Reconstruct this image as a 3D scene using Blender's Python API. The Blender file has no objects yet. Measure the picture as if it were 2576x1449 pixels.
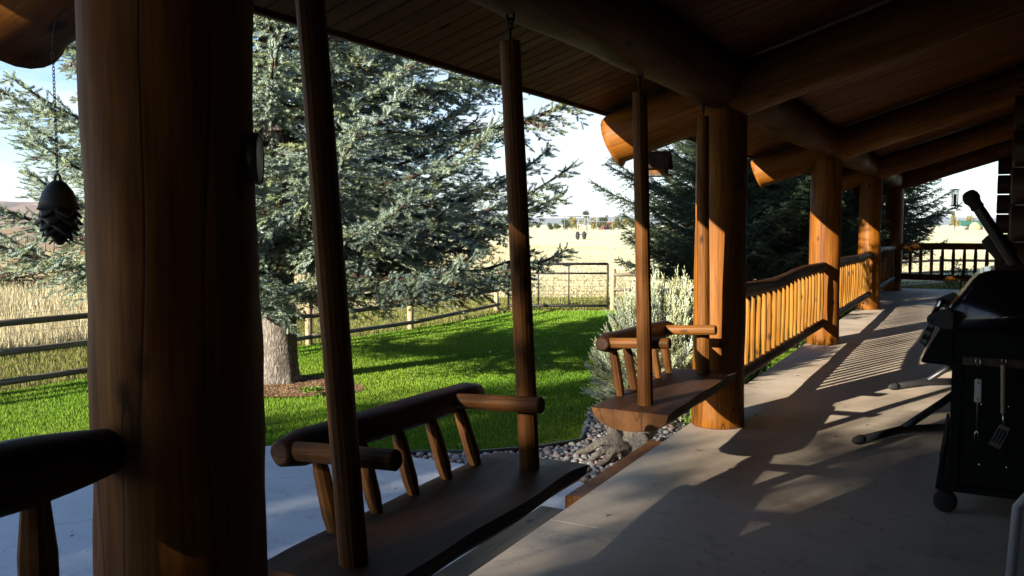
import bpy, bmesh, math, random
import numpy as np
from mathutils import Vector, Matrix, noise as mnoise
R = math.radians
rnd = random.Random(7)
SC = bpy.context.scene
COL = SC.collection

# ------------------------------------------------------------------ camera, world, sun, exposure
cam_d = bpy.data.cameras.new('camera')
cam = bpy.data.objects.new('camera', cam_d); COL.objects.link(cam)
cam.location = (0, 0, 1.6)
cam.rotation_euler = (R(90) - math.atan(160/2200), 0, R(28))
cam_d.sensor_width = 36; cam_d.lens = 36*2200/2576
cam_d.clip_start = .05; cam_d.clip_end = 30000
SC.camera = cam
AZ = Vector((.342, .94, 0)).normalized()          # horizontal direction the sunlight travels
EL = R(17.1)
W = bpy.data.worlds.new('World'); SC.world = W; W.use_nodes = True
nt = W.node_tree; nt.nodes.clear()
def wn(t, **k):
    n = nt.nodes.new(t)
    for a, b in k.items(): setattr(n, a, b)
    return n
sky = wn('ShaderNodeTexSky', sky_type='NISHITA', sun_disc=False)
sky.sun_elevation = EL; sky.sun_rotation = math.atan2(-AZ.x, -AZ.y)
sky.air_density = 1.0; sky.dust_density = .2; sky.ozone_density = 4.0
bg = wn('ShaderNodeBackground'); bg.inputs[1].default_value = .075
nt.links.new(sky.outputs[0], bg.inputs[0])
bgc = wn('ShaderNodeBackground'); bgc.inputs[0].default_value = (.94, .98, 1.06, 1); bgc.inputs[1].default_value = .30
tc = wn('ShaderNodeTexCoord'); mp = wn('ShaderNodeMapping'); mp.inputs[3].default_value = (1.0, 1.0, 4.5)
n1 = wn('ShaderNodeTexNoise'); n1.inputs['Scale'].default_value = 2.2; n1.inputs['Detail'].default_value = 8; n1.inputs['Roughness'].default_value = .62; n1.inputs['Distortion'].default_value = .35
cr = wn('ShaderNodeValToRGB'); cr.color_ramp.elements[0].position = .38; cr.color_ramp.elements[1].position = .60
mx = wn('ShaderNodeMixShader'); wo = wn('ShaderNodeOutputWorld')
nt.links.new(tc.outputs['Generated'], mp.inputs[0]); nt.links.new(mp.outputs[0], n1.inputs['Vector'])
nt.links.new(n1.outputs['Fac'], cr.inputs[0])
# thin cloud thickens to white towards the horizon; overhead the sky is clear and blue
sxw = wn('ShaderNodeSeparateXYZ'); nt.links.new(tc.outputs['Generated'], sxw.inputs[0])
mrw = wn('ShaderNodeMapRange', interpolation_type='SMOOTHSTEP')
for i_, v_ in ((1, .10), (2, .55), (3, 1.0), (4, .02)): mrw.inputs[i_].default_value = v_
nt.links.new(sxw.outputs[2], mrw.inputs[0])
mlw = wn('ShaderNodeMath', operation='MULTIPLY'); nt.links.new(cr.outputs[0], mlw.inputs[0]); nt.links.new(mrw.outputs[0], mlw.inputs[1])
nt.links.new(mlw.outputs[0], mx.inputs[0])
nt.links.new(bg.outputs[0], mx.inputs[1]); nt.links.new(bgc.outputs[0], mx.inputs[2]); nt.links.new(mx.outputs[0], wo.inputs[0])
sun_d = bpy.data.lights.new('sun', 'SUN'); sun_d.energy = 5.0; sun_d.angle = R(.45); sun_d.color = (1, .90, .74)
sun = bpy.data.objects.new('sun', sun_d); COL.objects.link(sun)
SUN = Vector((AZ.x*math.cos(EL), AZ.y*math.cos(EL), -math.sin(EL)))
sun.rotation_euler = SUN.to_track_quat('-Z', 'Y').to_euler()
VS = SC.view_settings
VS.view_transform = 'Standard'; VS.look = 'None'; VS.exposure = 1.9; VS.gamma = 1; VS.use_curve_mapping = False
SC.cycles.max_bounces = 6; SC.cycles.diffuse_bounces = 1; SC.cycles.glossy_bounces = 2
SC.cycles.use_denoising = True

# ------------------------------------------------------------------ materials
M = {}
def mat(name, col, rough=.6, spec=.3, build=None, metal=0):
    m = bpy.data.materials.new(name); m.use_nodes = True
    t = m.node_tree; b = t.nodes['Principled BSDF']
    b.inputs['Base Color'].default_value = (*col, 1); b.inputs['Roughness'].default_value = rough
    b.inputs['Specular IOR Level'].default_value = spec; b.inputs['Metallic'].default_value = metal
    if build: build(t, b)
    M[name] = m; return m
def N(t, typ, **k):
    n = t.nodes.new(typ)
    for a, v in k.items():
        if a in n.inputs: n.inputs[a].default_value = v
        else: setattr(n, a, v)
    return n
def ramp(t, src, stops):
    r = N(t, 'ShaderNodeValToRGB'); e = r.color_ramp.elements
    while len(e) < len(stops): e.new(.5)
    for i, (p, c) in enumerate(stops):
        e[i].position = p; e[i].color = (*c, 1) if len(c) == 3 else c
    t.links.new(src, r.inputs[0]); return r.outputs[0]
def mixc(t, fac, a, b, blend='MIX'):
    n = N(t, 'ShaderNodeMix', data_type='RGBA', blend_type=blend)
    for s, v in ((0, fac), (6, a), (7, b)):
        if isinstance(v, bpy.types.NodeSocket): t.links.new(v, n.inputs[s])
        elif s == 0: n.inputs[0].default_value = v
        else: n.inputs[s].default_value = (*v, 1)
    return n.outputs[2]
def coords(t, scale, rand=True, kind='Object'):
    c = N(t, 'ShaderNodeTexCoord'); m = N(t, 'ShaderNodeMapping'); m.inputs[3].default_value = scale
    t.links.new(c.outputs[kind], m.inputs[0])
    if rand:
        oi = N(t, 'ShaderNodeObjectInfo'); mu = N(t, 'ShaderNodeMath', operation='MULTIPLY'); mu.inputs[1].default_value = 60
        t.links.new(oi.outputs['Random'], mu.inputs[0])
        cx = N(t, 'ShaderNodeCombineXYZ'); t.links.new(mu.outputs[0], cx.inputs[0]); t.links.new(mu.outputs[0], cx.inputs[2])
        t.links.new(cx.outputs[0], m.inputs[1])
    return m.outputs[0]
def noi(t, vec, scale, detail=4, rough=.55, dist=0):
    n = N(t, 'ShaderNodeTexNoise', Scale=scale, Detail=detail, Roughness=rough, Distortion=dist)
    if vec is not None: t.links.new(vec, n.inputs['Vector'])
    return n.outputs['Fac']
def bump(t, b, h, strength=.3, dist=.01):
    n = N(t, 'ShaderNodeBump', Strength=strength, Distance=dist)
    t.links.new(h, n.inputs['Height']); t.links.new(n.outputs[0], b.inputs['Normal'])
def wood(dark, mid, light, axis=2, crack=.5, grey=0.):
    def f(t, b):
        s = [14, 14, 14]; s[axis] = .8
        v = coords(t, s); g = noi(t, v, 1.0, 6, .6, .6)
        c = ramp(t, g, [(.25, dark), (.5, mid), (.78, light)])
        s2 = [2.2, 2.2, 2.2]; s2[axis] = .6
        blot = noi(t, coords(t, s2), 1.0, 3)
        c = mixc(t, ramp(t, blot, [(.35, (0, 0, 0)), (.7, (1, 1, 1))]), c, mixc(t, .6, c, dark), 'MIX')
        s5 = [70, 70, 70]; s5[axis] = 2.2
        fg = noi(t, coords(t, s5), 1.0, 4, .65, .2)
        c = mixc(t, .45, c, ramp(t, fg, [(.32, (.12, .12, .12)), (.5, (.5, .5, .5)), (.68, (.85, .85, .85))]), 'OVERLAY')
        # knots
        s4 = [5, 5, 5]; s4[axis] = 2.6
        vo = N(t, 'ShaderNodeTexVoronoi', Scale=1.0); t.links.new(coords(t, s4), vo.inputs['Vector'])
        kn = ramp(t, vo.outputs['Distance'], [(.06, (1, 1, 1)), (.14, (0, 0, 0))])
        c = mixc(t, kn, c, tuple(x*.22 for x in dark))
        # drying checks: thin, dark, along the grain
        s3 = [4.5, 4.5, 4.5]; s3[axis] = .22
        cn = noi(t, coords(t, s3), 1.0, 2, .4, .3)
        ck = ramp(t, cn, [(.494, (0, 0, 0)), (.5, (1, 1, 1)), (.506, (0, 0, 0))])
        mm = N(t, 'ShaderNodeMath', operation='MULTIPLY'); mm.inputs[1].default_value = crack; t.links.new(ck, mm.inputs[0])
        c = mixc(t, mm.outputs[0], c, tuple(x*.12 for x in dark))
        oi = N(t, 'ShaderNodeObjectInfo')
        c = mixc(t, 1.0, c, ramp(t, oi.outputs['Random'], [(0, (.72, .70, .68)), (1, (1.0, 1.0, 1.0))]), 'MULTIPLY')
        t.links.new(c, b.inputs['Base Color'])
        sub = N(t, 'ShaderNodeMath', operation='SUBTRACT'); t.links.new(g, sub.inputs[0]); t.links.new(mm.outputs[0], sub.inputs[1])
        bump(t, b, sub.outputs[0], .35, .006)
        r = ramp(t, blot, [(.3, (.48,)*3), (.7, (.72,)*3)]); t.links.new(r, b.inputs['Roughness'])
    return f
mat('log', (.3, .12, .03), .5, .22, wood((0.08, 0.021, 0.0015), (0.22, 0.076, 0.005), (0.32, 0.128, 0.011), 2, .8))
mat('baluster_wood', (.3, .12, .03), .5, .22, wood((0.16, 0.062, 0.006), (0.28, 0.122, 0.012), (0.35, 0.168, 0.022), 2, .3))
mat('rail_wood', (.16, .07, .03), .7, .15, wood((0.032, 0.012, 0.005), (0.065, 0.026, 0.01), (0.11, 0.047, 0.02), 2, .7))
mat('beam_wood', (.2, .09, .03), .6, .15, wood((0.06, 0.017, 0.003), (0.135, 0.043, 0.006), (0.2, 0.07, 0.011), 2, .9))
mat('swing_pole', (.2, .1, .05), .6, .15, wood((0.065, 0.023, 0.0045), (0.145, 0.055, 0.01), (0.2, 0.085, 0.018), 2, .5))
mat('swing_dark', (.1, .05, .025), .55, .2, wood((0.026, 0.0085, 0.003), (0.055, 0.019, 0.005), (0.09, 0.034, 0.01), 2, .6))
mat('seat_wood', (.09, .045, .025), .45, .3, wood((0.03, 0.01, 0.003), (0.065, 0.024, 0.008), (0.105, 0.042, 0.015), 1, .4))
mat('ceiling', (.2, .09, .03), .6, .15, wood((0.085, 0.025, 0.003), (0.165, 0.052, 0.0065), (0.24, 0.088, 0.014), 0, .2))
mat('fascia', (.14, .06, .03), .6, .3, wood((.05, .02, .01), (.12, .05, .022), (.17, .07, .03), 1, .4))
mat('step_wood', (.1, .08, .05), .8, .2, wood((.05, .036, .022), (.10, .078, .05), (.15, .12, .08), 1, .8))
mat('fence_wood', (.25, .2, .15), .85, .15, wood((.10, .085, .065), (.20, .17, .13), (.30, .25, .19), 2, .8))
mat('fence_post', (.4, .3, .2), .8, .2, wood((.26, .19, .11), (.42, .32, .20), (.55, .44, .30), 2, .7))
def eg(t, b):
    v = coords(t, (1, 1, 1)); n = noi(t, v, 7, 5, .65, .4); k = noi(t, coords(t, (9, 9, 1.5)), 1.2, 2, .4)
    c = ramp(t, n, [(.3, (.06, .023, .007)), (.7, (.12, .052, .017))]); c = mixc(t, ramp(t, k, [(.485, (0, 0, 0)), (.5, (.8,)*3), (.515, (0, 0, 0))]), c, (.02, .008, .004)); t.links.new(c, b.inputs['Base Color'])
mat('endgrain', (.16, .07, .025), .75, .15, eg)
mat('wall_log', (.12, .05, .02), .55, .3, wood((.0240, .0088, .0032), (.0440, .0168, .0064), (.0680, .0280, .0104), 2, .5))
def concrete(c0, c1, joint=False):
    def f(t, b):
        v = coords(t, (1, 1, 1), False)
        a = noi(t, v, .9, 5, .6); d = noi(t, v, 60, 4, .7)
        c = mixc(t, ramp(t, a, [(.3, (0, 0, 0)), (.7, (1, 1, 1))]), c0, c1)
        c = mixc(t, .14, c, ramp(t, d, [(.3, (.1, .1, .1)), (.7, (.9, .9, .9))]), 'OVERLAY')
        st = noi(t, v, 3.3, 5, .7, 1.5)
        c = mixc(t, ramp(t, st, [(.54, (0, 0, 0)), (.74, (.7, .7, .7))]), c, tuple(x*.62 for x in c0))
        sw = noi(t, coords(t, (.5, 5, 1), False), 1.4, 6, .65, .8)
        c = mixc(t, .10, c, ramp(t, sw, [(.3, (.2, .2, .2)), (.7, (.8, .8, .8))]), 'OVERLAY')
        t.links.new(c, b.inputs['Base Color'])
        bump(t, b, d, .2, .004)
        t.links.new(ramp(t, a, [(.3, (.45,)*3), (.7, (.7,)*3)]), b.inputs['Roughness'])
    return f
mat('porch_concrete', (.4, .37, .33), .6, .3, concrete((.36, .29, .22), (.48, .40, .315)))
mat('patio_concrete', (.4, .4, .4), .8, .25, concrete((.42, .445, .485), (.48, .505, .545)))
mat('roof_metal', (.1, .12, .1), .5, .4)
mat('black_iron', (.012, .012, .013), .5, .4)
mat('gun_grey', (.06, .06, .065), .55, .4)
mat('steel_dark', (.014, .014, .016), .4, .5)
def attr_mat(name, rough=.6, spec=.2, trans=0.):
    def f(t, b):
        a = N(t, 'ShaderNodeAttribute', attribute_name='col'); t.links.new(a.outputs['Color'], b.inputs['Base Color'])
        if trans:
            tr = N(t, 'ShaderNodeBsdfTranslucent'); t.links.new(a.outputs['Color'], tr.inputs[0])
            mxs = N(t, 'ShaderNodeMixShader'); mxs.inputs[0].default_value = trans
            o = [n for n in t.nodes if n.type == 'OUTPUT_MATERIAL'][0]
            t.links.new(b.outputs[0], mxs.inputs[1]); t.links.new(tr.outputs[0], mxs.inputs[2]); t.links.new(mxs.outputs[0], o.inputs[0])
    return mat(name, (.1, .1, .1), rough, spec, f)
attr_mat('needles', .55, .3); attr_mat('grass', .6, .25, .3); attr_mat('dry_grass', .8, .1, .2); attr_mat('leafy', .5, .3, .3)
def bark(t, b):
    v = coords(t, (20, 20, 6)); n = noi(t, coords(t, (14, 14, 5)), 1.6, 7, .7, 1.2)
    vo = N(t, 'ShaderNodeTexVoronoi', Scale=1.3, feature='DISTANCE_TO_EDGE'); dn = N(t, 'ShaderNodeTexNoise', Scale=1.5, Detail=3); t.links.new(v, dn.inputs['Vector']); va = N(t, 'ShaderNodeVectorMath', operation='MULTIPLY_ADD'); va.inputs[1].default_value = (1.6, 1.6, 1.6); t.links.new(dn.outputs['Color'], va.inputs[0]); t.links.new(v, va.inputs[2]); t.links.new(va.outputs[0], vo.inputs['Vector'])
    c = ramp(t, n, [(.3, (.085, .073, .062)), (.55, (.21, .188, .165)), (.75, (.34, .31, .28))])
    c = mixc(t, ramp(t, vo.outputs['Distance'], [(0, (.75,)*3), (.16, (0, 0, 0))]), c, (.05, .036, .027))
    t.links.new(c, b.inputs['Base Color']); bump(t, b, vo.outputs['Distance'], .9, .03)
mat('bark', (.2, .16, .13), .9, .1, bark)
mat('twig', (.05, .034, .023), .85, .1)

# ------------------------------------------------------------------ helpers
def tag(o, label=None, cat=None, group=None, kind=None):
    if label: o['label'] = label
    if cat: o['category'] = cat
    if group: o['group'] = group
    if kind: o['kind'] = kind
    return o
def empty(name, loc=(0, 0, 0), rz=0, label=None, cat=None, group=None):
    o = bpy.data.objects.new(name, None); COL.objects.link(o); o.location = loc; o.rotation_euler = (0, 0, rz)
    o.empty_display_size = .1
    return tag(o, label, cat, group)
def link(name, me, m=None, parent=None, mw=None):
    o = bpy.data.objects.new(name, me); COL.objects.link(o)
    if m is not None:
        if not me.materials: me.materials.append(M[m] if isinstance(m, str) else m)
    mw = mw or Matrix()
    if parent is not None:
        o.parent = parent
        o.matrix_parent_inverse = pm(parent).inverted()
    o.matrix_basis = mw
    return o
def pm(o):                                       # world matrix without a depsgraph update
    b = o.matrix_basis
    return pm(o.parent) @ o.matrix_parent_inverse @ b if o.parent else b
def mesh(name, v, f, smooth=False):
    me = bpy.data.meshes.new(name); me.from_pydata([tuple(x) for x in v], [], f); me.update()
    if smooth: me.polygons.foreach_set('use_smooth', [True]*len(me.polygons))
    return me
def tri_mesh(name, V, F, C=None, smooth=False):
    V = np.asarray(V, np.float32); F = np.asarray(F, np.int32)
    me = bpy.data.meshes.new(name); k = F.shape[1]
    me.vertices.add(len(V)); me.vertices.foreach_set('co', V.ravel())
    me.loops.add(F.size); me.loops.foreach_set('vertex_index', F.ravel())
    me.polygons.add(len(F)); me.polygons.foreach_set('loop_start', np.arange(0, F.size, k, dtype=np.int32))
    try: me.polygons.foreach_set('loop_total', np.full(len(F), k, np.int32))
    except Exception: pass
    if smooth: me.polygons.foreach_set('use_smooth', np.ones(len(F), bool))
    if C is not None:
        a = me.color_attributes.new('col', 'FLOAT_COLOR', 'POINT')
        c4 = np.ones((len(V), 4), np.float32); c4[:, :3] = C; a.data.foreach_set('color', c4.ravel())
    me.update(calc_edges=True); return me
def frame_z(p0, p1):
    p0, p1 = Vector(p0), Vector(p1); d = p1-p0
    q = d.to_track_quat('Z', 'Y'); return Matrix.Translation(p0) @ q.to_matrix().to_4x4(), d.length
def log_mesh(L, r0, r1, seg=20, step=.15, amp=.05, facet=False, bev=.02, seed=0, bow=0., curve=None, taper0=0, taper1=0, crack=None, flare=0):
    """a peeled log along local +Z with uneven radius, rounded ends; taper0/1: whittled end length"""
    g = random.Random(seed); n = max(3, int(L/step))
    zs = [0, bev] + [bev+(L-2*bev)*i/n for i in range(1, n)] + [L-bev, L]
    ph = [g.uniform(0, 50) for _ in range(4)]
    fac = [1+g.uniform(-.035, .035) for _ in range(seg)]
    V, F = [], []
    for i, z in enumerate(zs):
        t = z/L; r = r0+(r1-r0)*t
        if i == 0 or i == len(zs)-1: r -= bev*.8
        if taper0 and z < taper0: r *= .62+.38*min(1, z/taper0)**.7
        if taper1 and L-z < taper1: r *= .62+.38*min(1, (L-z)/taper1)**.7
        if flare: r *= 1+flare*math.exp(-z/.18)
        ox = bow*math.sin(math.pi*t) + amp*.5*r*mnoise.noise((z*.9+ph[0], 3, 1)); oy = amp*.5*r*mnoise.noise((z*.9+ph[1], 7, 2))
        if curve: cx, cy = curve(t); ox += cx; oy += cy
        for j in range(seg):
            a = 2*math.pi*j/seg
            rr = r*(1+amp*mnoise.noise((math.cos(a)*1.1+ph[2], math.sin(a)*1.1+ph[3], z*1.6)) + .35*amp*mnoise.noise((math.cos(a)*3+ph[3], math.sin(a)*3, z*6)))
            if facet: rr *= fac[j]
            if crack:
                ac, dep, wid = crack(z); dd = abs((a-ac+math.pi) % (2*math.pi)-math.pi)
                rr -= dep*max(0, 1-dd/wid)
            V.append((ox+rr*math.cos(a), oy+rr*math.sin(a), z))
    m = len(zs)
    for i in range(m-1):
        for j in range(seg):
            k = (j+1) % seg; F.append((i*seg+j, i*seg+k, (i+1)*seg+k, (i+1)*seg+j))
    F.append(tuple(range(seg-1, -1, -1))); F.append(tuple((m-1)*seg+j for j in range(seg)))
    me = mesh('log', V, F)
    sm = [not facet]*len(me.polygons); sm[-1] = sm[-2] = False
    me.polygons.foreach_set('use_smooth', sm); return me
def log(name, p0, p1, r0, r1, m, parent=None, **k):
    mw, L = frame_z(p0, p1); k.setdefault('seed', rnd.randrange(9999))
    return link(name, log_mesh(L, r0, r1, **k), m, parent, mw)
def box_bm(bm, x0, x1, y0, y1, z0, z1, mw=None):
    vs = [bm.verts.new((x, y, z)) for x in (x0, x1) for y in (y0, y1) for z in (z0, z1)]
    if mw is not None:
        for v in vs: v.co = mw @ v.co
    for f in ((0, 1, 3, 2), (4, 6, 7, 5), (0, 4, 5, 1), (2, 3, 7, 6), (0, 2, 6, 4), (1, 5, 7, 3)): bm.faces.new([vs[i] for i in f])
def bm_obj(name, bm, m, parent=None, mw=None, bevel=0, smooth=False, segs=2):
    bmesh.ops.recalc_face_normals(bm, faces=bm.faces)
    if bevel: bmesh.ops.bevel(bm, geom=bm.edges[:], offset=bevel, segments=segs, affect='EDGES', clamp_overlap=True)
    me = bpy.data.meshes.new(name); bm.to_mesh(me); bm.free()
    if smooth: me.polygons.foreach_set('use_smooth', [True]*len(me.polygons))
    return link(name, me, m, parent, mw)
def box(name, x0, x1, y0, y1, z0, z1, m, parent=None, bevel=.004, mw=None):
    bm = bmesh.new(); box_bm(bm, x0, x1, y0, y1, z0, z1); return bm_obj(name, bm, m, parent, mw, bevel)
def tube_data(pts, rs, seg=8, caps=True, off=0):
    pts = [Vector(p) for p in pts]; n = len(pts)
    if not hasattr(rs, '__len__'): rs = [rs]*n
    V, F = [], []; up = Vector((0, 0, 1)); px = None
    for i, p in enumerate(pts):
        d = (pts[min(i+1, n-1)]-pts[max(i-1, 0)]).normalized()
        if px is None:
            px = d.cross(up if abs(d.z) < .9 else Vector((1, 0, 0))).normalized()
        px = (px-d*px.dot(d)).normalized(); py = d.cross(px)
        for j in range(seg):
            a = 2*math.pi*j/seg; V.append(p+(px*math.cos(a)+py*math.sin(a))*rs[i])
    for i in range(n-1):
        for j in range(seg):
            k = (j+1) % seg; F.append((off+i*seg+j, off+i*seg+k, off+(i+1)*seg+k, off+(i+1)*seg+j))
    if caps: F.append(tuple(off+j for j in range(seg-1, -1, -1))); F.append(tuple(off+(n-1)*seg+j for j in range(seg)))
    return V, F
def tubes(name, lst, m, parent=None, seg=8, smooth=True, mw=None):
    V, F = [], []
    for pts, rs in lst:
        v, f = tube_data(pts, rs, seg, True, len(V)); V += v; F += f
    return link(name, mesh(name, V, F, smooth), m, parent, mw)
def lathe(name, prof, m, parent=None, seg=24, mw=None, smooth=True):
    V, F = [], []
    for r, z in prof:
        for j in range(seg):
            a = 2*math.pi*j/seg; V.append((r*math.cos(a), r*math.sin(a), z))
    for i in range(len(prof)-1):
        for j in range(seg):
            k = (j+1) % seg; F.append((i*seg+j, i*seg+k, (i+1)*seg+k, (i+1)*seg+j))
    F.append(tuple(range(seg-1, -1, -1))); F.append(tuple((len(prof)-1)*seg+j for j in range(seg)))
    return link(name, mesh(name, V, F, smooth), m, parent, mw)
def extrude(name, poly, axis, a0, a1, m, parent=None, bevel=0, segs=2, mw=None, smooth=False):
    """poly in the two other axes (axis 'y': poly = (x,z); axis 'x': (y,z); axis 'z': (x,y))"""
    def P(p, a): return {'y': (p[0], a, p[1]), 'x': (a, p[0], p[1]), 'z': (p[0], p[1], a)}[axis]
    bm = bmesh.new(); A = [bm.verts.new(P(p, a0)) for p in poly]; B = [bm.verts.new(P(p, a1)) for p in poly]; n = len(poly)
    bm.faces.new(A); bm.faces.new(B[::-1])
    for i in range(n): bm.faces.new((A[i], B[i], B[(i+1) % n], A[(i+1) % n]))
    return bm_obj(name, bm, m, parent, mw, bevel, smooth, segs)
FW = Vector((-math.sin(R(28)), math.cos(R(28)), 0)); RT = Vector((math.cos(R(28)), math.sin(R(28)), 0))
G = -.40                                                     # lawn level
POSTX = -1.8; POSTY = [1.56, 6.9, 12.3, 17.75, 23.15]
def inpoly(x, y, poly):
    x = np.asarray(x); y = np.asarray(y); r = np.zeros(x.shape, bool); n = len(poly)
    for i in range(n):
        x0, y0 = poly[i]; x1, y1 = poly[(i+1) % n]
        if y0 == y1: continue
        c = ((y0 > y) != (y1 > y)) & (x < (x1-x0)*(y-y0)/(y1-y0)+x0); r ^= c
    return r

# ------------------------------------------------------------------ ground, hills, porch floor, patio
LAWN = [(-1.9, -14), (-1.9, 24), (1.0, 24), (6, 33.2), (-1.2, 30.6), (-3.4, 26.5), (-5.0, 20.3), (-7.4, 18.9), (-9.3, 17.9), (-9.55, 13.8), (-10.2, 6.6), (-11.2, -6), (-12, -14)]
PATIO = [(-2.02, 5.98), (-3.88, 6.0), (-4.8, 5.93), (-5.4, 5.76), (-5.75, 5.4), (-5.95, 4.8), (-6.0, 4.0), (-5.95, 2.5), (-5.9, -6), (-2.02, -6)]
GRAVEL = [(-2.02, 5.985), (-4.0, 6.005), (-4.5, 5.95), (-4.75, 6.0), (-4.3, 6.12), (-3.75, 6.42), (-3.35, 6.82), (-3.12, 7.2), (-3.3, 7.7), (-3.6, 8.5), (-3.4, 9.8), (-2.02, 10)]
def fieldmat(t, b):
    v = coords(t, (1, 1, 1), False)
    a = noi(t, coords(t, (.02, .05, 1), False), 1, 5, .6, .6); d = noi(t, v, 1.7, 6, .7); e = noi(t, v, 14, 4, .7)
    c = ramp(t, a, [(.32, (.50, .51, .28)), (.44, (.62, .60, .42)), (.60, (.68, .66, .50)), (.74, (.54, .54, .31))])
    c = mixc(t, .5, c, ramp(t, d, [(.3, (.3, .25, .15)), (.7, (.8, .72, .55))]), 'OVERLAY')
    c = mixc(t, .3, c, ramp(t, e, [(.3, (.2, .2, .15)), (.7, (.9, .9, .85))]), 'OVERLAY')
    # ploughed, browner ground towards the left of the yard
    sx = N(t, 'ShaderNodeSeparateXYZ'); tcn = N(t, 'ShaderNodeTexCoord'); t.links.new(tcn.outputs['Object'], sx.inputs[0])
    dv = N(t, 'ShaderNodeMath', operation='DIVIDE'); t.links.new(sx.outputs[0], dv.inputs[0]); t.links.new(sx.outputs[1], dv.inputs[1])
    br = ramp(t, dv.outputs[0], [(0, (1, 1, 1)), (.001, (0, 0, 0))])
    mr = N(t, 'ShaderNodeMapRange'); mr.inputs[1].default_value = -1.35; mr.inputs[2].default_value = -1.0; mr.inputs[3].default_value = 1; mr.inputs[4].default_value = 0
    t.links.new(dv.outputs[0], mr.inputs[0])
    c2 = mixc(t, .6, ramp(t, d, [(.35, (.20, .12, .065)), (.65, (.38, .26, .15))]), ramp(t, e, [(.3, (.15, .1, .06)), (.7, (.5, .38, .24))]))
    c = mixc(t, mr.outputs[0], c, c2)
    t.links.new(c, b.inputs['Base Color']); bump(t, b, e, .5, .05)
mat('field', (.5, .4, .2), .9, .05, fieldmat)
def soil(c0, c1):
    def f(t, b):
        v = coords(t, (1, 1, 1), False); d = noi(t, v, 22, 6, .7); e = noi(t, v, 2, 3)
        c = mixc(t, e, ramp(t, d, [(.3, c0), (.7, c1)]), c0); t.links.new(c, b.inputs['Base Color']); bump(t, b, d, .6, .02)
    return f
mat('lawn_soil', (.05, .1, .02), .9, .1, soil((.022, .06, .008), (.05, .12, .014)))
mat('mulch', (.2, .12, .07), .9, .1, soil((.10, .055, .03), (.34, .21, .13)))
mat('bed_soil', (.1, .08, .06), .9, .1, soil((.05, .04, .03), (.14, .11, .09)))
mat('hill', (.2, .15, .12), .95, .05, soil((.20, .135, .10), (.30, .21, .15)))
mat('mountain', (.12, .14, .16), .95, .05, soil((.08, .085, .08), (.16, .15, .13)))
gv = [(-7000, -3000, G-.03), (7000, -3000, G-.03), (7000, 9000, G-.03), (-7000, 9000, G-.03)]
tag(link('ground', mesh('ground', gv, [(0, 1, 2, 3)]), 'field'), 'open straw coloured stubble field reaching to the horizon', 'field', kind='structure')
def sheet(name, poly, z, m, label, cat, thick=0):
    if thick:
        o = extrude(name, poly, 'z', z-thick, z, m)
    else: o = link(name, mesh(name, [(x, y, z) for x, y in poly], [tuple(range(len(poly)))]), m)
    return tag(o, label, cat, kind='structure')
sheet('lawn', LAWN, G, 'lawn_soil', 'mown green lawn between the porch and the fence', 'lawn')
sheet('patio', PATIO, G+.05, 'patio_concrete', 'bluish shaded concrete patio with rounded corner below the porch', 'patio', .12)
gravel = sheet('gravel_bed', GRAVEL, G+.006, 'bed_soil', 'bed of rounded river stones between patio and shrub', 'gravel bed')
mul = [(-7.55+.95*math.cos(a)*(1+.2*math.sin(3*a+1)), 8.1+.8*math.sin(a)*(1+.15*math.cos(2*a)), G+.02) for a in np.linspace(0, 2*math.pi, 28)[:-1]]
tag(link('mulch_ring', mesh('mulch', mul, [tuple(range(len(mul)))]), 'mulch'), 'brown ring of bare needle litter under the big spruce', 'soil', kind='structure')
floor = empty('porch_floor'); tag(floor, 'smooth tan concrete porch floor running along the house', 'floor', kind='structure')
for y0, y1 in ((-6, 4.2), (4.206, 9.6), (9.606, 15), (15.006, 20.4), (20.406, 24.0)):
    box('floor_slab', -2.0, 3.2, y0, y1, -.11, 0, 'porch_concrete', floor, 0)
box('foundation', -1.94, 3.2, -6, 23.9, -.6, -.112, 'porch_concrete', floor, 0)
def ridge(name, D, x0, x1, hf, m, label, depth, nseg=60, n2=7):
    V, F = [], []
    for i in range(nseg+1):
        x = x0+(x1-x0)*i/nseg; h = hf(i/nseg)
        for j in range(n2):
            s = j/(n2-1); z = G-1+(h+1)*math.sin(s*math.pi/2)**1.2*(1+.22*mnoise.noise((i*.33, j*1.1, D*.01))*math.sin(s*math.pi)*1.6)
            p = FW*(D+depth*(s-.5)) + RT*x; V.append((p.x, p.y, z))
    for i in range(nseg):
        for j in range(n2-1): a = i*n2+j; F.append((a, a+1, a+n2+1, a+n2))
    return tag(link(name, mesh(name, V, F, True), m), label, 'hill', kind='structure')
def fbm(x, s): return mnoise.noise((x*2+s, s, 0))*.5+mnoise.noise((x*5+s, s, 3))*.3+mnoise.noise((x*12+s, s, 8))*.2
# pixel offsets from image centre (overview px) -> metres at distance D
def at(px, D): return (px-1288)*D/2200
ridge('hill', 1500, at(-700, 1500), at(700, 1500), lambda t: 48*max(0, math.exp(-((t-.54)/.16)**2)*.98+.55*math.exp(-((t-.20)/.22)**2)+.45*math.exp(-((t-.78)/.14)**2))+7*fbm(t*2, 4), 'hill', 'bare brown rounded hill behind the left of the spruce', 500, 90, 12)
ridge('rocky_hill', 1900, at(1000, 1900), at(1345, 1900), lambda t: 30*math.sin(math.pi*min(1, t*1.02))**.8*(1+.3*fbm(t*3, 2)), 'mountain', 'small grey rocky hill at the field edge beside the spruce', 350)
ridge('mountain_range', 5200, at(-500, 5200), at(3400, 5200), lambda t: 46+26*fbm(t*5, 9), 'mountain', 'low pale blue mountain range along the horizon', 1200, 120)

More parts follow.
